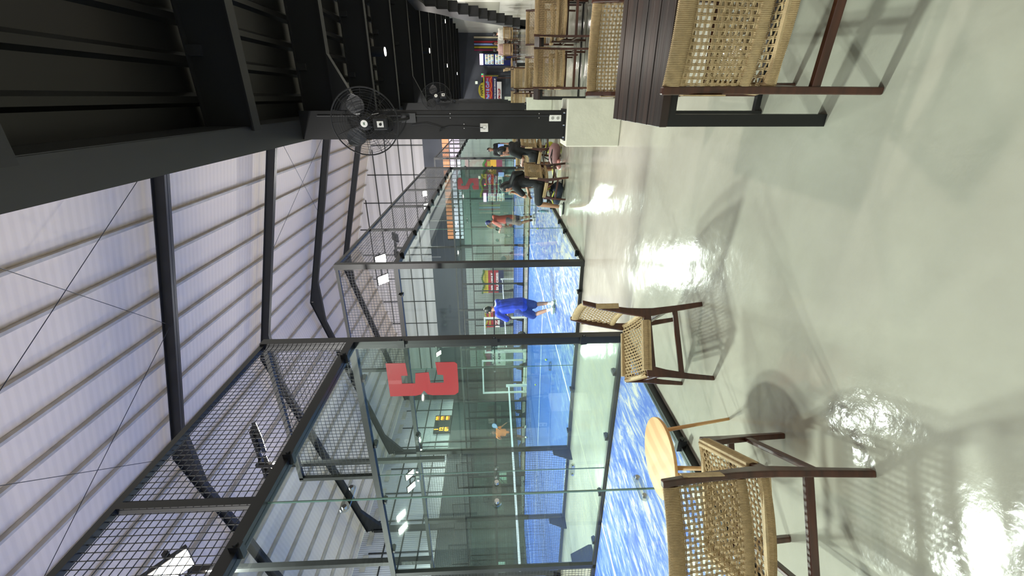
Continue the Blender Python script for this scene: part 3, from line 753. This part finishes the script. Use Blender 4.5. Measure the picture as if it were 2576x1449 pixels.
for i, (y, z) in enumerate(saw):
    MB().box(.05, .28, y-17.4-.02, y-17.4+.42, z, z+.36).obj('tread', PL, t)

# ------------------------------------------------------------------ far end: lit signs and fridge
def col(n, c, e=0): return mat(n, c, rough=.6, emit=c if e else None, es=e)
NAVY = col('sign_navy', (.07, .09, .30)); CRIM = col('sign_crimson', (.62, .08, .16)); YEL = col('sign_yellow', (.72, .66, .15)); SKY = col('sign_sky', (.55, .66, .90)); WHT = col('sign_white', (.92, .9, .9)); ORG = col('sign_orange', (.95, .62, .15)); MAG = col('sign_magenta', (.55, .1, .3)); GRN = col('sign_green', (.3, .42, .2))
BLKL = col('sign_black', (.06, .06, .05))
t = thing('flower_board', 'wide congratulation board, yellow arch over red and navy panels, against the end wall', 'sign', (.48, 33.2, .75))
MB().box(-.86, .86, 0, .05, .30, 1.18).obj('navy_panel', NAVY, t)
MB().box(-.80, .80, -.03, 0, .62, 1.12).obj('red_panel', CRIM, t, bevel=.1)
MB().box(-.88, .88, -.02, .03, 1.18, 1.26).box(.80, .88, -.02, .03, .2, 1.2).obj('yellow_border', YEL, t)
mb = MB(); mb.prism([(.5*math.cos(a), .36*math.sin(a)) for a in [PI*i/20 for i in range(21)]], lambda u, v, q: (u-.1, q, v+1.26), -.02, .03); mb.obj('yellow_arch', YEL, t)
text('arch_lettering', 'HAPPY', .26, BLKL, t, (-.1, -.03, 1.38), (PI/2, 0, 0), width=.72, bold=.006)
text('red_panel_lettering', 'Padel & Coffee', .30, SKY, t, (0, -.045, .95), (PI/2, 0, 0), width=1.35, bold=.012)
mb = MB(); mb.tube([(-.75+.1*i, -.04, .72+.07*math.sin(i*1.1)*(1 if i % 2 else .6)) for i in range(16)], .018, n=6); mb.obj('gold_scroll', ORG, t)
text('navy_panel_lettering', 'FOR THE GRAND OPENING OF', .13, WHT, t, (0, -.01, .44), (PI/2, 0, 0), width=1.3, bold=.004)
MB().box(-.86, .45, -.02, .04, -.02, .30).obj('white_strip', WHT, t)
text('strip_lettering', 'RPM CLUB', .2, CRIM, t, (-.35, -.035, .13), (PI/2, 0, 0), width=.75, bold=.01)
for x in (-.7, .7): MB().box(x-.03, x+.03, .05, .1, -.75, .9).obj('prop_leg', WOODD, t)
t = thing('traffic_display', 'small display with a green and a red light above the wide congratulation board', 'display', (1.33, 33.1, 1.95))
MB().box(-.12, .12, 0, .06, 0, .2).obj('case', col('display_grey', (.5, .52, .52)), t)
MB().ell((.06, -.01, .13), .035, .02, .04).obj('green_light', mat('green_lamp', (.1, .8, .3), emit=(.2, 1, .4), es=3), t)
MB().ell((-.05, -.01, .11), .04, .02, .05).obj('red_light', mat('red_lamp', (.9, .1, .1), emit=(1, .15, .12), es=3), t)
MB().box(-.02, .02, .02, .05, -1.95, 0).obj('stand', BLKC, t)
t = tag(MB().box(.80, .98, 33.88, 33.99, 2.43, 2.6).obj('wall_unit', mat('lit_white_unit', (.9, .93, .85), emit=(.9, .95, .85), es=.6)), 'small white glowing unit high on the slate end wall', 'wall unit')
t = thing('drinks_fridge', 'blue upright drinks fridge with two lit glass compartments', 'fridge', (2.33, 33.3, 0))
FB = col('fridge_blue', (.07, .13, .42))
MB().box(-.35, .35, 0, .55, .02, 2.1).obj('body', FB, t)
MB().box(-.34, .34, -.04, 0, 1.98, 2.22).obj('header', mat('header_lit', (.95, .85, .95), emit=(1, .88, 1), es=1.6), t, label='glowing white header panel')
for j, (z0, z1) in enumerate(((.55, 1.15), (1.25, 1.85))):
    MB().box(-.30, .30, -.03, -.005, z0, z1).obj('lit_compartment', mat('fridge_light', (.9, .95, .92), emit=(.85, .93, .9), es=.9), t)
    for k in range(3):
        sh = MB().box(-.30, .30, -.09, -.03, z0+.2*k, z0+.2*k+.015).obj('shelf', CHROME, t)
        for i in range(7):
            MB().tube([(-.25+.085*i, -.06, z0+.2*k+.015), (-.25+.085*i, -.06, z0+.2*k+.12), (-.25+.085*i, -.06, z0+.2*k+.16)], 1, n=8, radii=[.026, .026, .012]).obj('bottle', [ORG, GRN, CRIM, SKY, WHT, YEL, NAVY][(i+k+j) % 7], sh)
# bookshelf-like colourful posters on the end wall at the right
for i, (x, c) in enumerate(((3.72, CREAMC), (3.45, CRIM), (3.30, SKY), (3.12, YEL), (2.95, MAG))):
    tag(MB().box(x-.05, x+.05, 33.9, 33.98, .9+.0*i, 2.6).obj('banner', c), ['cream', 'red', 'blue', 'yellow', 'magenta'][i]+' narrow banner on the end wall beside the stairs', 'banner', 'banners beside the stairs')

def board(x, z0, wd, hg, y, cols, label, txt=None):
    t = thing('flower_board', label, 'sign', (x, y, 0), 0, 'flower boards along the end wall')
    n = len(cols)
    for i, c in enumerate(cols):
        MB().box(-wd/2, wd/2, -.02, .02, z0+hg*i/n, z0+hg*(i+1)/n).obj('panel', c, t)
    MB().box(-wd/2+.05, -wd/2+.1, .02, .06, 0, z0+hg*.8).box(wd/2-.1, wd/2-.05, .02, .06, 0, z0+hg*.8).obj('easel', WOODD, t)
    mb = MB()
    for i in range(14): mb.ell((-wd/2+wd*i/13, -.04, z0+hg+.08*math.sin(i*.8+1)), .09, .05, .08, 8, 6)
    mb.obj('flower_border', [YEL, GRN, CREAMC][len(label) % 3], t)
    if txt:
        for i, (s, c, zz) in enumerate(txt): text('lettering', s, hg/n*.6, c, t, (0, -.03, z0+hg*zz), (PI/2, 0, 0), width=wd*.8, bold=.01)
    return t
board(-4.7, .75, 1.0, 1.3, 31.8, [MAG, ORG, CRIM], 'orange and red flower board beside the middle court corner', [('SUKSES', YEL, .75)])
board(-6.1, .7, 1.5, 1.6, 31.9, [WHT, CRIM, MAG, MAG], 'magenta and white flower board seen through the middle court glass', [('CONGRATULATIONS', WHT, .62), ('GRAND OPENING', WHT, .38), ('PADEL', NAVY, .12)])
board(-13.9, .7, 2.0, 1.7, 31.9, [NAVY, CRIM, CRIM, YEL], 'red flower board with a yellow top seen between the courts, the right one', [('SELAMAT', WHT, .55), ('SUKSES', WHT, .3)])
board(-17.2, .7, 2.0, 1.5, 31.9, [NAVY, WHT, CRIM, CRIM], 'red flower board behind the man in blue', [('GRAND OPENING', YEL, .8), ('PADEL', CRIM, .4)])
board(-21.0, .6, 1.9, 1.8, 28.6+3, [WHT, WHT, NAVY, MAG], 'purple and white flower board seen through the white steel frame', [('HAPPY', NAVY, .3), ('SUCCESS', WHT, .6)])
tag(MB().box(-5.9, -3.2, 33.9, 33.97, .5, 3.6).obj('wall_poster', mat('poster_pale', (.85, .83, .82), rough=.6, rgb2=(.80, .66, .66), nscale=1.2)), 'large pale poster with red print on the end wall', 'poster')

# scoreboard on the far side wall
t = thing('scoreboard', 'black scoreboard with glowing orange digits on the far side wall', 'scoreboard', (XL+.072, 26.2, 5.1))
MB().box(0, .12, -.95, .95, 0, 1.3).obj('case', BLKL, t)
AMB = mat('amber_led', (1, .6, .1), emit=(1, .62, .12), es=3)
for j, (l, r) in enumerate((('08', '88'), ('12', '88'), ('1', '88'))):
    for s, yy in ((l, -.62), (r, .62)):
        text('digits', s, .42, AMB, t, (.135, yy, .28+.4*j), (PI/2, 0, PI/2), depth=.01, bold=.02)

# clutter of steel racks along the dark side wall
for i, (x, y, wd, hg) in enumerate(((-23.3, 9.5, 2.2, 2.8), (-23.3, 14.0, 2.4, 3.2), (-23.3, 20.2, 2.6, 2.4))):
    t = thing('steel_rack', ['open black steel rack at the left against the charcoal wall', 'tall open black steel rack in the middle of the charcoal wall', 'low wide black steel rack toward the far corner'][i], 'rack', (x, y, 0), 0, 'racks along the charcoal wall')
    for a in (-wd/2, wd/2):
        for b in (-.22, .22): MB().box(b-.025, b+.025, a-.025, a+.025, 0, hg).obj('upright', RAFTER, t)
    for z in (.3, hg*.35, hg*.65, hg-.03): MB().box(-.22, .22, -wd/2, wd/2, z-.02, z+.02).obj('shelf', RAFTER, t)
    MB().bar((.24, -wd/2, .3), (.24, wd/2, hg-.1), .03, .03).obj('brace', RAFTER, t)
for i, (x, y, dz) in enumerate(((-23.3, 13.2, 1.14), (-23.3, 14.5, 1.14), (-23.3, 9.2, 1.0), (-23.3, 20.5, .86))):
    tag(MB().box(x-.18, x+.18, y-.3, y+.3, dz, dz+.5).obj('storage_box', [GREYC, WALLG, GREYC, WALLW][i], bevel=.02), ['grey storage box on the tall rack, left one', 'pale green storage box on the tall rack', 'grey storage box on the leftmost rack', 'off white storage box on the low rack'][i], 'box')

# white goal-like frames in the passage beyond the middle court
def wframe(x, y, wd, hg, label):
    t = thing('goal_frame', label, 'frame', (x, y, 0), 0, 'white steel frames')
    for s in (-1, 1):
        MB().box(s*wd/2-.035, s*wd/2+.035, -.035, .035, 0, hg).obj('post', WHITES, t)
        MB().box(s*wd/2-.035, s*wd/2+.035, .035, .8, 0, .07).obj('foot', WHITES, t)
    MB().box(-wd/2+.035, wd/2-.035, -.035, .035, hg-.07, hg).obj('crossbar', WHITES, t)
    MB().box(-wd/2+.035, wd/2-.035, -.02, .02, .02, .08).obj('bottom_bar', WHITES, t)
    return t
wframe(-12.85, 17.5, 1.95, 2.15, 'white steel frame standing in the passage beyond the net of the middle court')
wframe(-10.5, 17.6, 1.9, 2.0, 'second white steel frame in the passage, the one holding the square grid')
t = thing('grid_panel', 'square white grid panel hanging on the second white frame', 'panel', (-11.05, 17.45, 1.32))
mb = MB()
for k in range(9): mb.box(-.26+.065*k-.008, -.26+.065*k+.008, -.01, .01, -.26, .26).box(-.26, .26, -.01, .01, -.26+.065*k-.008, -.26+.065*k+.008)
mb.obj('grid', WHITES, t); MB().box(-.05, .05, .0, .12, -.05, .05).obj('mount', WHITES, t)

# ------------------------------------------------------------------ people
def limb(mb, pts, radii):
    for i in range(len(pts)-1): mb.cap(pts[i], pts[i+1], radii[i], radii[i+1])
def remesh(o, vox):
    r = o.modifiers.new('remesh', 'REMESH'); r.mode = 'VOXEL'; r.voxel_size = vox; r.use_smooth_shade = True
    s = o.modifiers.new('smooth', 'SMOOTH'); s.factor = .5; s.iterations = 3
def hand(mb, wrist, d, side, palm_n, curl=.5, s=1.0):
    # palm, four fingers, thumb ; d along the hand, palm_n faces the palm, side points to the thumb
    wrist = Vector(wrist); d = Vector(d).normalized(); side = Vector(side); side = (side-d*side.dot(d)).normalized(); pn = d.cross(side)
    if pn.dot(Vector(palm_n)) < 0: pn = -pn
    for k in range(4):
        off = side*(.030-.020*k)*s
        base = wrist+d*.082*s+off; mb.cap(wrist+d*.01+off*.6, base, .014*s, .012*s)
        L = [.074, .082, .076, .060][k]*s; p = base; ang = 0
        for j, f in enumerate((.45, .32, .23)):
            ang += curl*(.6+.35*j); q2 = p+(d*math.cos(ang)+pn*math.sin(ang))*L*f
            mb.cap(p, q2, (.0095-.001*j)*s, (.0088-.001*j)*s); p = q2
    b = wrist+d*.028*s+side*.028*s; m1 = b+(d*.55+side*.75+pn*.35).normalized()*.045*s; m2 = m1+(d*.9+side*.1+pn*.45).normalized()*.034*s
    mb.cap(wrist+side*.012*s, b, .015*s, .013*s); mb.cap(b, m1, .013*s, .011*s); mb.cap(m1, m2, .010*s, .008*s)
def person(label, loc, rz, J, shirt, shorts, skin=SKIN, hair='short', shoes=WHITEP, shoelen=.26, socks=None, vox=.011, longsleeve=False, trousers=False, cat='person', hdir=(0, 1, -.15), palm=((0, 0, -1), (0, 0, -1)), hands=(.5, .5), loose=0, solem=None):
    t = thing('person', label, cat, loc, rz)
    V = {k: Vector(v) for k, v in J.items()}
    hd = Vector(hdir).normalized(); hs = hd.cross(Vector((0, 0, 1))).normalized(); hu = hs.cross(hd).normalized()
    head = V['head']; neck = V['neck']; ch = V['chest']; pe = V['pelvis']
    mb = MB()
    rot = Matrix((hs, hd, hu)).transposed()
    mb.ell(head+hu*.02, .074, .092, .100, 20, 14, rot)
    mb.ell(head-hu*.045+hd*.022, .056, .068, .070, 16, 10, rot)
    mb.cap(head+hd*.088+hu*.012, head+hd*.104-hu*.022, .009, .014)          # nose
    mb.cap(head+hd*.080-hu*.058-hs*.018, head+hd*.080-hu*.058+hs*.018, .010, .010)  # lips
    mb.cap(head+hd*.074-hu*.100, head+hd*.06-hu*.09, .018, .02)
    for s in (-1, 1): mb.ell(head+hs*s*.076-hu*.012-hd*.005, .010, .020, .032, 10, 8, rot)
    limb(mb, [neck-Vector((0, 0, .03)), head-hu*.05-hd*.01], [.058, .052])
    limb(mb, [pe, ch, neck-Vector((0, 0, .05))], [.09, .095, .06])
    for s, n in ((-1, 'L'), (1, 'R')):
        limb(mb, [ch+(V['sh'+n]-ch)*.3, V['sh'+n], V['el'+n], V['wr'+n]], [.09, .052, .038, .025])
        limb(mb, [V['sh'+n]+(V['el'+n]-V['sh'+n])*.95, V['el'+n]+(V['wr'+n]-V['el'+n])*.35, V['wr'+n]], [.036, .038, .024])
        k = 0 if n == 'L' else 1
        d = (V['wr'+n]-V['el'+n]).normalized(); sd = Vector((-s, 0, 0)) if abs(d.x) < .7 else Vector((0, 1, 0))
        if abs(d.z) < .7: sd = sd+Vector((0, 0, .8))
        hand(mb, V['wr'+n], d, sd, palm[k], hands[k])
        limb(mb, [V['hi'+n], V['kn'+n]], [.085, .055]); limb(mb, [V['kn'+n], V['kn'+n]+(V['an'+n]-V['kn'+n])*.35-Vector((0, .01, 0)), V['an'+n]], [.052, .054, .034])
    b = mb.obj('body', skin, t); remesh(b, vox)
    # eyes
    for s in (-1, 1):
        e = MB().ell(head+hd*.083+hs*s*.031+hu*.012, .013, .008, .008, 10, 8, rot).obj('eye', WHITEP, t)
        MB().ell(head+hd*.090+hs*s*.031+hu*.012, .006, .004, .006, 8, 6, rot).obj('iris', HAIR, e)
        MB().cap(head+hd*.086+hs*s*.016+hu*.034, head+hd*.078+hs*s*.05+hu*.034, .005, .004).obj('eyebrow', HAIR, t)
    # hair
    mb = MB()
    mb.ell(head+hu*.042-hd*.014, .084, .096, .092, 20, 14, rot)
    mb.ell(head+hu*.01-hd*.038, .080, .074, .092, 18, 12, rot)
    if hair == 'long':
        limb(mb, [head-hd*.05, head-hd*.085-Vector((0, 0, .12)), ch+Vector((0, -.13, .14)), ch+Vector((.02, -.15, .0))], [.08, .075, .065, .045])
        limb(mb, [head-hd*.04+hs*.04, head+hs*.07-hd*.03-Vector((0, 0, .16)), head+hs*.09-hd*.02-Vector((0, 0, .28))], [.05, .045, .03])
    h = mb.obj('hair', HAIR if hair != 'cap' else NAVYC, t); remesh(h, .012)
    if hair == 'cap': MB().prism([(.07*math.cos(a)*1.0, .07+.075*math.sin(a)) for a in [PI*i/12 for i in range(13)]], lambda u, v, q: tuple(head+hs*u+hd*v+hu*(.05+q)), 0, .008).obj('cap_brim', NAVYC, t)
    # shirt
    mb = MB(); wst = pe+(ch-pe)*.15
    limb(mb, [pe, ch], [.118+.01*loose, .125+.01*loose])
    sd = (V['shR']-V['shL']).normalized()
    for s in (-1, 1):
        limb(mb, [pe+sd*s*.07-Vector((0, 0, .03 if not loose else .13)), wst+sd*s*.070, ch+sd*s*.08, ch+(neck-ch)*.62+sd*s*.05], [.105+.02*loose, .100+.025*loose, .108+.012*loose, .075])
    for n in 'LR':
        e = V['el'+n]; s0 = V['sh'+n]; q = e if longsleeve else s0+(e-s0)*(.72+.2*loose)
        limb(mb, [ch+(s0-ch)*.35+Vector((0, 0, .04)), s0+Vector((0, 0, .0)), q], [.095, .070, .060+.016*loose if not longsleeve else .052])
        if longsleeve: limb(mb, [e, e+(V['wr'+n]-e)*.92], [.050, .038])
    limb(mb, [ch+Vector((0, 0, .08)), neck-Vector((0, 0, .035))], [.11, .07])
    o = mb.obj('shirt', shirt, t); remesh(o, vox*1.3)
    # shorts or trousers
    mb = MB(); limb(mb, [V['hiL']+Vector((0, 0, .05)), V['hiR']+Vector((0, 0, .05))], [.112, .112])
    for n in 'LR':
        h0, k0, a0 = V['hi'+n], V['kn'+n], V['an'+n]
        if trousers: limb(mb, [h0, k0, a0], [.105, .078, .062])
        else: limb(mb, [h0, h0+(k0-h0)*.5, h0+(k0-h0)*(.88+.08*loose)], [.106+.012*loose, .098+.018*loose, .092+.016*loose])
    o = mb.obj('trousers' if trousers else 'shorts', shorts, t); remesh(o, vox*1.3)
    for n in 'LR':
        a0 = V['an'+n]; to = V['to'+n]; d = (to-a0); d.z = 0; dn = d.normalized()
        dl = (to-Vector((a0.x, a0.y, to.z))).normalized()
        up = Vector((0, 0, 1))
        mb = MB(); hl = a0-Vector((0, 0, .04))-dl*.035
        limb(mb, [hl-up*.0, hl+dl*.09, to+up*.012], [.042, .044, .030]); limb(mb, [a0-up*.01, hl+dl*.04], [.042, .045])
        o = mb.obj('shoe', shoes, t); remesh(o, .010)
        sole = MB(); sd2 = dl.cross(up).normalized(); up2 = sd2.cross(dl)
        sole.prism([(-.055, -.030), (-.055, .030), (.08, .040), (.17, .043), (.205, .02), (.205, -.02), (.17, -.043), (.08, -.040)], lambda u, v, q: tuple(Vector((hl.x, hl.y, hl.z))-up2*.037+dl*u*1.0+sd2*v+up2*q), -.014, .006)
        sole.obj('sole', solem if solem else WHITEP if shoes is not WHITEP else mat('sole_green', (.45, .52, .40)), o)
        if socks: MB().cap(a0+Vector((0, 0, .0)), a0+(V['kn'+n]-a0).normalized()*.10, .043, .042).obj('sock', socks, t, smooth=True)
    return t
def standing(h=1.72, **k):
    J = dict(pelvis=(0, 0, .93), chest=(0, .02, 1.28), neck=(0, .01, 1.48), head=(0, .04, 1.61), shL=(-.19, .01, 1.41), shR=(.19, .01, 1.41),
             elL=(-.25, .02, 1.13), elR=(.25, .02, 1.13), wrL=(-.24, .12, .90), wrR=(.24, .12, .90), hiL=(-.095, 0, .90), hiR=(.095, 0, .90),
             knL=(-.11, .02, .49), knR=(.11, .02, .49), anL=(-.12, -.02, .085), anR=(.12, -.02, .085), toL=(-.13, .17, .03), toR=(.13, .17, .03))
    J.update(k); s = h/1.72
    return {a: tuple(c*s for c in b) for a, b in J.items()}
def seated(**k):
    J = dict(pelvis=(0, .20, .56), chest=(0, .16, .90), neck=(0, .18, 1.10), head=(0, .23, 1.22), shL=(-.18, .17, 1.03), shR=(.18, .17, 1.03),
             elL=(-.22, .28, .78), elR=(.22, .28, .78), wrL=(-.13, .50, .68), wrR=(.13, .50, .68), hiL=(-.09, .24, .545), hiR=(.09, .24, .545),
             knL=(-.12, .66, .52), knR=(.12, .66, .52), anL=(-.13, .62, .10), anR=(.13, .62, .10), toL=(-.14, .80, .035), toR=(.14, .80, .035))
    J.update(k); return J
def paddle(label, loc, rot, face, group=None):
    t = thing('padel_racket', label, 'racket', loc, 0, group); t.rotation_euler = rot
    poly = [(.128*math.sin(2*PI*i/28)*(1-.18*max(0, -math.cos(2*PI*i/28))), .28+.135*math.cos(2*PI*i/28)) for i in range(28)]
    MB().prism(poly, lambda u, v, q: (u, q, v), -.018, .018).obj('face', face, t, bevel=.006)
    MB().bar((.05, 0, .17), (0, 0, .09), .02, .02).bar((-.05, 0, .17), (0, 0, .09), .02, .02).obj('throat', face, t)
    MB().tube([(0, 0, -.05), (0, 0, .10)], .016, n=10).obj('grip', BLKC, t)
    return t
# man in blue, stepping left with his back turned
z0 = .014
J = standing(1.72, pelvis=(0, -.02, .93), chest=(0, .05, 1.27), neck=(0, .11, 1.46), head=(0, .17, 1.59), shL=(-.19, .09, 1.39), shR=(.19, .09, 1.39),
    elL=(-.24, .24, 1.16), elR=(.24, .24, 1.16), wrL=(-.12, .42, 1.10), wrR=(.10, .44, 1.12), knL=(-.11, .27, .53), knR=(.08, .10, .50), anL=(-.10, .04, .12), anR=(.07, .02, .09), toL=(-.10, .22, .05), toR=(.07, .21, .03))
person('man in a bright blue shirt and blue shorts stepping across the middle court', (-4.55, 9.0, z0), math.radians(63), J, BLUEC, NAVYC, SKIN, 'short', WHITEP, socks=WHITEC, hdir=(0, 1, -.35), loose=1)
paddle('black padel racket held by the man in blue', (-4.98, 9.2, 1.12), (math.radians(35), math.radians(20), math.radians(60)), BLKC)
# player in coral on the middle court
J = standing(1.74, chest=(0, .05, 1.27), neck=(0, .10, 1.46), head=(0, .16, 1.59), elR=(.27, .12, 1.16), wrR=(.25, .34, 1.02), elL=(-.25, .15, 1.16), wrL=(-.2, .36, 1.22), knL=(-.14, .10, .50), knR=(.13, .06, .50))
person('player in a coral shirt and dark cap holding a brown racket on the middle court', (-3.95, 14.6, z0), math.radians(75), J, CORALC, GREYC, SKIND, 'cap', WHITEP, socks=BLKC, hdir=(0, 1, -.2), vox=.013, loose=.6)
paddle('brown padel racket held low by the player in coral', (-4.30, 14.75, .98), (math.radians(125), math.radians(10), math.radians(60)), mat('racket_brown', (.38, .17, .12), rough=.3))
paddle('black and yellow padel racket held up by the player in coral', (-4.33, 14.5, 1.33), (math.radians(25), math.radians(15), math.radians(90)), mat('racket_olive', (.35, .34, .2), rough=.4, rgb2=(.75, .72, .2), nscale=9))
# far player in orange
J = standing(1.76, elR=(.30, .12, 1.22), wrR=(.28, .30, 1.34), elL=(-.26, .1, 1.18), wrL=(-.36, .28, 1.02), knL=(-.16, .10, .50), knR=(.16, .05, .50), anL=(-.22, -.05, .09), anR=(.24, -.05, .09), toL=(-.26, .14, .03), toR=(.28, .14, .03))
person('player in an orange shirt at the far side of the middle court net', (-14.9, 15.8, z0), math.radians(-130), J, ORANGEC, BLKC, SKIND, 'short', WHITEP, hdir=(0, 1, -.1), vox=.016)
paddle('blue padel racket held by the player in orange', (-14.5, 15.6, 1.35), (math.radians(-20), math.radians(30), 0), mat('racket_blue', (.2, .4, .65), rough=.3))
# woman in black on the woven chair
J = seated(chest=(.02, .22, .89), neck=(.0, .30, 1.08), head=(-.01, .38, 1.19), shL=(-.17, .27, 1.02), shR=(.17, .25, 1.02), elL=(-.22, .46, .82), wrL=(-.06, .48, 1.02), elR=(.22, .42, .78), wrR=(.12, .60, .72),
    knL=(-.18, .68, .53), knR=(.16, .66, .52), anL=(-.22, .72, .10), anR=(.12, .38, .12), toL=(-.25, .90, .04), toR=(.12, .52, .05))
person('woman in a black top and shorts sitting with a hand at her mouth', (-1.33, 8.50, 0), math.radians(67), J, BLKC, BLKC, SKIN, 'long', WHITEP, hdir=(-.05, 1, -.25), palm=((0, 1, 0), (0, 0, -1)), hands=(.9, .5), vox=.010, solem=BLKC)
# neighbour on the next chair
person('person in a black shirt sitting beside the column, mostly hidden', (-.90, 9.75, 0), math.radians(67), seated(wrR=(.1, .55, .75), wrL=(-.1, .5, .8)), BLKC, BLKC, SKIND, 'short', mat('yellow_shoe', (.75, .72, .35)), vox=.013)
# man in black standing far behind
person('man in a black shirt with a bag tag standing by the far court', (-2.05, 18.6, 0), math.radians(195), standing(1.66), BLKC, BLKC, SKIND, 'short', BLKC, vox=.015)
tag(MB().box(-1.98, -1.80, 18.38, 18.40, .98, 1.22).obj('paper_sheet', SKY), 'pale blue sheet held against the chest of the man in black', 'paper')
# visitors at the far end
person('visitor in a white shirt and cream trousers at the far end', (2.75, 23.4, 0), math.radians(5), seated(), WHITEC, CREAMC, SKIN, 'short', WHITEP, trousers=True, vox=.018)
person('visitor in a pale pink top beside the one in cream trousers', (2.05, 23.4, 0), math.radians(-5), seated(), mat('pink_cloth', (.72, .60, .58), rough=.8), GREYC, SKIND, 'short', BLKC, trousers=True, vox=.018)
person('visitor in a white shirt leaning on the far dark table', (2.5, 25.6, 0), math.radians(180), seated(), WHITEC, GREYC, SKIND, 'short', BLKC, trousers=True, vox=.018)

# ------------------------------------------------------------------ bags, shoes, balls
def bag(label, loc, rz, c1, c2, s=1.0):
    t = thing('sports_bag', label, 'bag', loc, math.radians(rz))
    mb = MB(); 
    pts = [(0, -.24*s, .12*s), (0, -.15*s, .14*s), (0, .1*s, .14*s), (0, .24*s, .10*s)]
    mb.tube(pts, 1, n=14, radii=[.07*s, .125*s, .115*s, .05*s]); mb.obj('body', c1, t, smooth=True)
    MB().tube([(0, -.15*s, .26*s), (0, -.08*s, .36*s), (0, .04*s, .36*s), (0, .1*s, .25*s)], .012*s, n=8).obj('strap', c2, t, smooth=True)
    MB().tube([(-.1*s, -.16*s, .20*s), (-.12*s, 0, .235*s), (-.08*s, .16*s, .19*s)], .012*s, n=6).tube([(.1*s, -.16*s, .20*s), (.12*s, 0, .235*s), (.08*s, .16*s, .19*s)], .012*s, n=6).obj('stripe', c2, t)
    return t
NAVYB = mat('navy_bag', (.12, .16, .24), rough=.6); YELL = mat('acid_yellow', (.78, .78, .25), rough=.6); OLV = mat('olive_bag', (.28, .28, .22), rough=.7)
bag('navy and yellow racket bag on the floor under the chair of the woman in black', (-1.85, 8.75, 0), 60, NAVYB, YELL, 1.1)
bag('olive backpack on the floor in front of the woman in black', (-2.0, 9.6, 0), 30, OLV, GREYC, .9)
bag('pink and black sports bag on the floor beside the column', (-1.15, 9.35, 0), 80, mat('pink_bag', (.60, .45, .45), rough=.6), BLKC, 1.0)
bag('yellow patterned bag under the second seated person', (-1.1, 10.3, 0), 20, YELL, BLKC, .9)
bag('black and white racket bag standing in the passage behind the man in blue', (-10.3, 17.0, 0), 60, BLKC, WHITEC, 1.7)
for i, (x, y, r) in enumerate(((-1.35, 9.15, 20), (-1.25, 9.25, 35))):
    t = thing('shoe', ['pink sports shoe by the column plinth, left one', 'pink sports shoe by the column plinth, right one'][i], 'shoe', (x, y, 0), math.radians(r))
    mb = MB(); limb(mb, [(0, 0, .05), (0, .10, .05), (0, .2, .04)], [.04, .042, .03]); o = mb.obj('upper', mat('pink_shoe', (.80, .55, .52)), t); remesh(o, .01)
    MB().prism([(-.03, -.04), (.03, -.04), (.045, .1), (.03, .24), (-.03, .24), (-.045, .1)], lambda u, v, q: (u, v, q), 0, .02).obj('sole', WHITEP, t)
t = thing('water_bottle', 'teal water bottle standing on the turf side behind the woman in black', 'bottle', (-2.75, 10.9, 0))
MB().tube([(0, 0, .015), (0, 0, .2), (0, 0, .23), (0, 0, .27)], 1, n=14, radii=[.036, .036, .018, .018]).obj('bottle', mat('teal', (.15, .5, .6), rough=.3), t, smooth=True)
MB().disc((0, 0, .28), .02, n=12, th=.03).obj('lid', BLKC, t)
BALL = mat('ball_felt', (.82, .86, .35), rough=.8)
for i, (x, y) in enumerate(((-3.88, 13.13), (-6.77, 9.96), (-5.0, 8.0), (-9.5, 12.4))):
    tag(MB().ell((x, y, .0475), .033, .033, .033, 14, 10).obj('ball', BALL, smooth=True), ['yellow ball lying near the coral player', 'yellow ball lying on the white line area of the middle court', 'yellow ball lying near the near edge of the middle court', 'yellow ball lying toward the net of the middle court'][i], 'ball', 'balls on the middle court')
